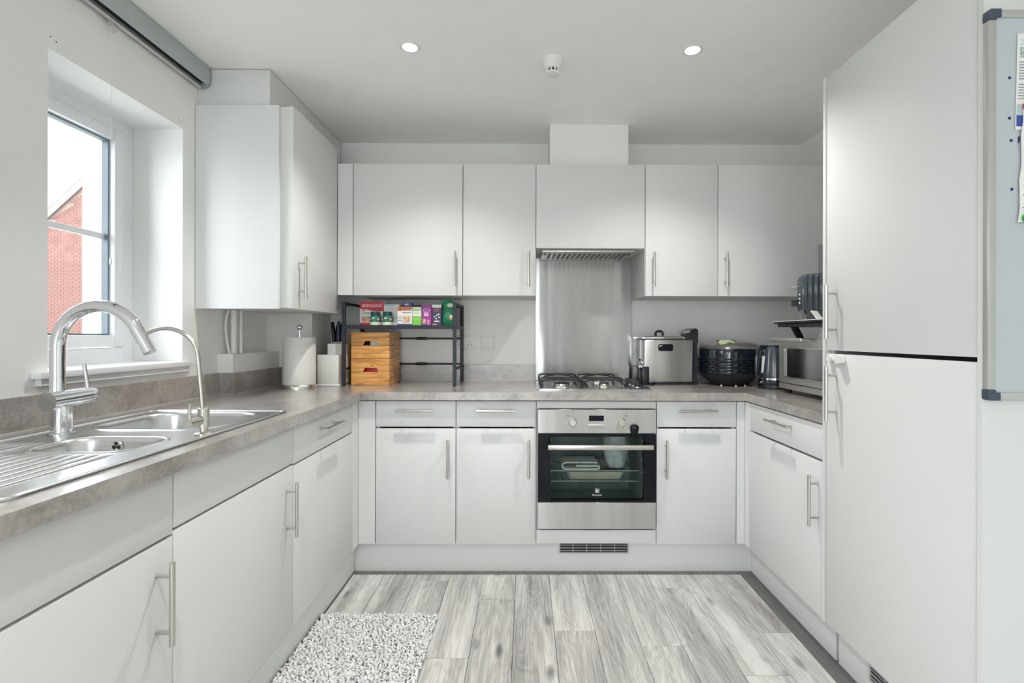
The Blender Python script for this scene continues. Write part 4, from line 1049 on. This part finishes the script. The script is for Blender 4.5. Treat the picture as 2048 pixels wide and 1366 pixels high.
# ------------------------------------------------------------------ kettle
t = thing('kettle', 'dark slate cordless kettle between rice cooker and small oven', 'kettle', (1.333, 2.68, WT))
kx, ky = 1.342, 2.655
obj('power_base', B().lathe((kx, ky, WT+.0003), [(.082, 0), (.084, .006), (.082, .020), (.078, .023)], 36), 'black', t)
obj('base_band', B().lathe((kx, ky, WT+.0235), [(.078, 0), (.080, .004), (.080, .026)], 36), 'slateh', t)
obj('trim_ring', B().lathe((kx, ky, WT+.0496), [(.0812, 0), (.0812, .009)], 36), 'chrome', t)
obj('jug', B().lathe((kx, ky, WT+.0588), [(.079, 0), (.079, .02), (.062, .155), (.060, .165)], 40), 'slate', t)
obj('lid', B().lathe((kx, ky, WT+.224), [(.059, 0), (.056, .008), (.018, .012)], 32), 'slateh', t)
hd = Vector((-.95, -.22, 0)).normalized()
def kp(r, z): return (kx+hd.x*r, ky+hd.y*r, WT+z)
b = B().tube([kp(.060, .222), kp(.082, .224), kp(.104, .205), kp(.112, .165), kp(.114, .10), kp(.110, .075), kp(.086, .068)], [.011, .012, .0115, .0105, .0105, .011, .012], 14); obj('handle', b, 'slateh', t)
gz = B().cyl(kp(.072, .085), kp(.0672, .175), .010, .009, 12); obj('water_gauge', gz, 'pipe', t)
obj('switch', B().sph(kp(.082, .036), .010, (1, 1, .6), 14), 'chrome', t)

# ------------------------------------------------------------------ toaster oven
t = thing('toaster_oven', 'silver countertop oven with glass door facing the room', 'mini oven', (1.47, 2.27, WT))
ox, oy0, oy1, oz0, oz1 = 1.282, 2.010, 2.492, .932, 1.178
b = B(); b.box(ox+.014, 1.665, oy0, oy1, oz1-.012, oz1, .003, 1); b.box(ox+.014, 1.665, oy0, oy1, oz0, oz0+.012); b.box(ox+.014, 1.665, oy1-.012, oy1, oz0+.012, oz1-.012); b.box(ox+.014, 1.665, oy0, oy0+.012, oz0+.012, oz1-.012); b.box(1.655, 1.665, oy0+.012, oy1-.012, oz0+.012, oz1-.012)
obj('case', b, 'hood', t)
wy0, wy1, wz0, wz1 = 2.118, 2.436, .993, 1.132
b = B(); b.box(ox, ox+.014, wy1, oy1, .962, oz1, .002, 1); b.box(ox, ox+.014, oy0, wy0, .962, oz1, .002, 1); b.box(ox, ox+.014, wy0, wy1, .962, wz0); b.box(ox, ox+.014, wy0, wy1, wz1, oz1)
dd = obj('door', b, 'hood', t)
obj('bottom_strip', B().box(ox, ox+.014, oy0, oy1, oz0, .958, .001, 1), 'hood', t)
obj('window', B().box(ox+.004, ox+.009, wy0, wy1, wz0, wz1), 'toglass', dd)
b = B(); rim_ = .005
b.box(ox-.003, ox+.002, wy0-rim_, wy0, wz0-rim_, wz1+rim_); b.box(ox-.003, ox+.002, wy1, wy1+rim_, wz0-rim_, wz1+rim_); b.box(ox-.003, ox+.002, wy0, wy1, wz1, wz1+rim_); b.box(ox-.003, ox+.002, wy0, wy1, wz0-rim_, wz0); obj('window_trim', b, 'nickel', dd)
b = B(); b.box(ox-.062, ox-.012, 2.185, 2.470, 1.164, 1.182, .006, 3); b.box(ox-.012, ox, 2.215, 2.235, 1.160, 1.174); b.box(ox-.012, ox, 2.42, 2.44, 1.160, 1.174); obj('handle', b, 'hood', dd)
b = B()
for z in (1.03, 1.075):
    b.cyl((ox+.03, oy0+.012, z), (ox+.03, oy1-.012, z), .0022, n=8)
    for k in range(12): b.cyl((ox+.03, oy0+.04+k*.035, z), (1.64, oy0+.04+k*.035, z), .0014, n=6)
obj('wire_rack', b, 'nickel', t)
ln = B(); ln.box(1.640, 1.654, oy0+.013, oy1-.013, oz0+.013, oz1-.013); ln.box(ox+.03, 1.64, oy0+.013, oy1-.013, oz0+.013, oz0+.016); ln.box(ox+.03, 1.64, oy1-.016, oy1-.013, oz0+.016, oz1-.013); obj('liner', ln, 'cream', t)
for y in (oy0+.03, oy1-.03):
    for x in (ox+.035, 1.63): obj('foot', B().cyl((x, y, WT+.0003), (x, y, oz0), .014, .017, 14), 'black', t)
single('folded_cloth', B().box(1.31, 1.44, 2.075, 2.175, oz1+.0005, oz1+.020, .008, 3), 'bluecloth', 'folded navy cloth on top of the small oven', 'cloth', (1.37, 2.1, oz1))

# stand with tray over the oven
t = thing('folding_stand', 'black stand with slanted legs on top of the small oven', 'stand', (1.43, 2.31, oz1))
st0, st1 = 1.236, 1.262
b = B(); b.box(1.262, 1.63, 2.03, 2.470, st0, st0+.016, .003, 1); obj('frame', b, 'black', t)
b = B(); b.box(1.250, 1.64, 2.02, 2.488, st0+.0162, st1, .004, 2); obj('tray', b, 'black', t)
for y in (2.435, 2.05):
    for sgn, xx in ((1, 1.33), (-1, 1.56)):
        b = B(); b.prism([(xx-.014, st0), (xx+.014, st0), (xx+.014+sgn*.03, oz1+.0005), (xx-.014+sgn*.03, oz1+.0005)], y-.012, y+.012, 'y'); obj('leg', b, 'iron', t)
single('paper_sheet', B().box(1.247, 1.60, 2.05, 2.492, st1+.0003, st1+.003, .001, 1), 'paper', 'crumpled white paper towel lining the black stand under the toaster', 'paper', (1.42, 2.27, st1))
TZ = st1+.0033
t = thing('toaster', 'dark blue grey pleated toaster on the stand above the small oven', 'toaster', (1.448, 2.303, TZ))
TM = Matrix.Translation((1.448, 2.303, TZ)) @ Matrix.Rotation(R(-22), 4, 'Z')
def resample(poly, n):
    L = [0]; m_ = len(poly)
    for i in range(m_): a, c = poly[i], poly[(i+1) % m_]; L.append(L[-1]+math.hypot(c[0]-a[0], c[1]-a[1]))
    out = []; j = 0
    for k in range(n):
        d_ = L[-1]*k/n
        while L[j+1] < d_: j += 1
        f = (d_-L[j])/max(1e-9, L[j+1]-L[j]); a, c = poly[j], poly[(j+1) % m_]; out.append((a[0]+(c[0]-a[0])*f, a[1]+(c[1]-a[1])*f))
    return out
def tring(d, z, amp=.008):
    base = resample(rr(0, 0, .150+d, .085+d, .030, 8), 304); out = []
    for i, (x, y) in enumerate(base):
        w_ = .5+.5*math.cos(2*math.pi*i/8.0); px_, py_ = base[i-1]; qx, qy = base[(i+1) % 304]
        tx_, ty_ = qx-px_, qy-py_; L = math.hypot(tx_, ty_); out.append((x-ty_/L*amp*w_, y+tx_/L*amp*w_, z))
    return out
obj('base', B().loft([[(x, y, z) for x, y in rr(0, 0, .128+d, .066+d, .02)] for d, z in ((-.006, 0), (0, .004), (.010, .045))]).xform(TM), 'slateh', t)
obj('pleated_body', B().loft([tring(-.006, .045), tring(0, .052), tring(0, .202), tring(-.006, .213, .005), tring(-.020, .218, .001), tring(-.024, .218, 0)]).xform(TM), 'slate', t, smooth=60)
obj('lever', B().box(-.190, -.145, -.030, -.012, .158, .166, .002, 1).xform(TM), 'chrome', t)
obj('browning_dial', B().cyl((-.148, .010, .086), (-.180, .010, .086), .016, n=20).xform(TM), 'black', t)
for k in range(3): obj('button', B().sph((-.153, -.060, .082+k*.020), .0065, n=10).xform(TM), 'chrome', t)
for y in (-.035, .035): obj('bread_slot', B().box(-.115, .115, y-.014, y+.014, .2181, .2187).xform(TM), 'dot', t)
single('paper_card', B().box(-.03, .03, -.001, .001, 0, .045).xform(Matrix.Translation((1.285, 2.150, TZ+.002)) @ Matrix.Rotation(R(35), 4, 'Z') @ Matrix.Rotation(R(-35), 4, 'X')), 'paper', 'small white card lying against the toaster', 'card', (1.285, 2.150, TZ))
single('tray_board', B().box(1.452, 1.62, 2.448, 2.460, TZ, TZ+.385, .003, 1), 'grey', 'dark grey board standing upright behind the toaster', 'board', (1.53, 2.454, TZ))

# ------------------------------------------------------------------ whiteboard
t = thing('whiteboard', 'aluminium framed whiteboard on the side of the tall cabinet', 'whiteboard', (1.385, 1.16, 1.04))
bx0, bx1, bz0, bz1 = 1.084, 1.684, 1.042, 1.960; yb = 1.150
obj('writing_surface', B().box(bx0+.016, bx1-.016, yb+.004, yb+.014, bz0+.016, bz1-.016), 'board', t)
for a in ((bx0, bx0+.018, bz0+.024, bz1-.024), (bx1-.018, bx1, bz0+.024, bz1-.024)): obj('frame_bar', B().box(a[0], a[1], yb, yb+.0155, a[2], a[3], .002, 2), 'alu', t)
for a in ((bx0+.030, bx1-.030, bz0, bz0+.018), (bx0+.030, bx1-.030, bz1-.018, bz1)): obj('frame_bar', B().box(a[0], a[1], yb, yb+.0155, a[2], a[3], .002, 2), 'alu', t)
for (cx_, sx_) in ((bx0, 1), (bx1, -1)):
    for (cz_, sz_) in ((bz0, 1), (bz1, -1)):
        p = [(0, .006), (.002, .002), (.006, 0), (.030, 0), (.030, .019), (.019, .019), (.019, .025), (0, .025)]
        q_ = [(cx_+sx_*(a-.001), cz_+sz_*(c-.001)) for a, c in p]
        b = B(); b.prism(q_, yb-.001, yb+.0155, 'y'); obj('corner_cap', b, 'corner', t)
ys = yb+.004
for k, (x, z) in enumerate(((1.1365, 1.8010), (1.1365, 1.7060), (1.1405, 1.6535), (1.1425, 1.5385))): obj('ink_dot', B().cyl((x, ys-.0006, z), (x, ys, z), .0036, n=16), 'ink', t)
lettering('F', .022, (1.160, ys-.0006, 1.654), 'ink', t, name='handwriting')
t2 = thing('leaflet', 'printed school starting leaflet pinned to the whiteboard', 'leaflet', (1.22, ys-.001, 1.78))
b = B(); b.prism([(1.1535, 1.904), (1.262, 1.906), (1.258, 1.680), (1.1485, 1.678)], ys-.0022, ys-.0012, 'y'); obj('sheet', b, 'paper', t2)
for k, s_ in enumerate(('Is your', 'starting', 'school', 'September', '2026')): lettering(s_, .0125, (1.1600-.0003*k, ys-.0024, 1.889-k*.0093), 'lteal' if k < 2 else 'teal', t2, align='LEFT', depth=.0002)
b = B()
for k in range(14):
    if k == 7: continue
    b.box(1.1580-.0003*k, 1.240 - (.02 if k % 3 == 0 else 0), ys-.0026, ys-.0022, 1.836-k*.0066, 1.8385-k*.0066)
obj('text_lines', b, 'grey', t2)
obj('picture', B().box(1.1515, 1.255, ys-.0027, ys-.0022, 1.700, 1.738), 'lteal', t2); obj('picture', B().box(1.151, 1.255, ys-.0028, ys-.0022, 1.686, 1.712), 'blue', t2)
t3 = thing('handwritten_note', 'long white handwritten note overlapping the leaflet on the whiteboard', 'note', (1.22, ys-.004, 1.6))
pl = [(1.1655, 1.732)]; pl2 = []
for k in range(9): pl2.append((1.1640-.0012*k+.0022*math.sin(k*2.1), 1.732-k*.034))
poly = pl2 + [(1.262, 1.46), (1.270, 1.732)]
b = B(); b.prism(poly, ys-.0050, ys-.0038, 'y'); obj('sheet', b, 'paper', t3)
rng2 = random.Random(5)
for k in range(10):
    z = 1.700-k*.0225; x = 1.1745 - .0012*k
    b = B(); pp = [(x + i*.0042, ys-.0052, z + rng2.uniform(-.005, .006)) for i in range(5)]
    b.tube(pp, .0007, 5); obj('handwriting', b, 'dink', t3)
for nm, lb, x, z, mm in (('magnet', 'round red magnet holding the notes on the whiteboard', 1.1735, 1.7310, 'magred'), ('magnet', 'round green magnet at the bottom of the handwritten note', 1.1712, 1.4690, 'maggreen')):
    b = B().lathe((0, 0, 0), [(.0105, 0), (.0115, .003), (.010, .008), (.004, .010)], 24).xform(Matrix.Translation((x, ys-.0053, z)) @ Matrix.Rotation(R(90), 4, 'X'))
    single(nm, b, mm, lb, 'magnet', (x, ys-.0053, z), 'whiteboard magnets')
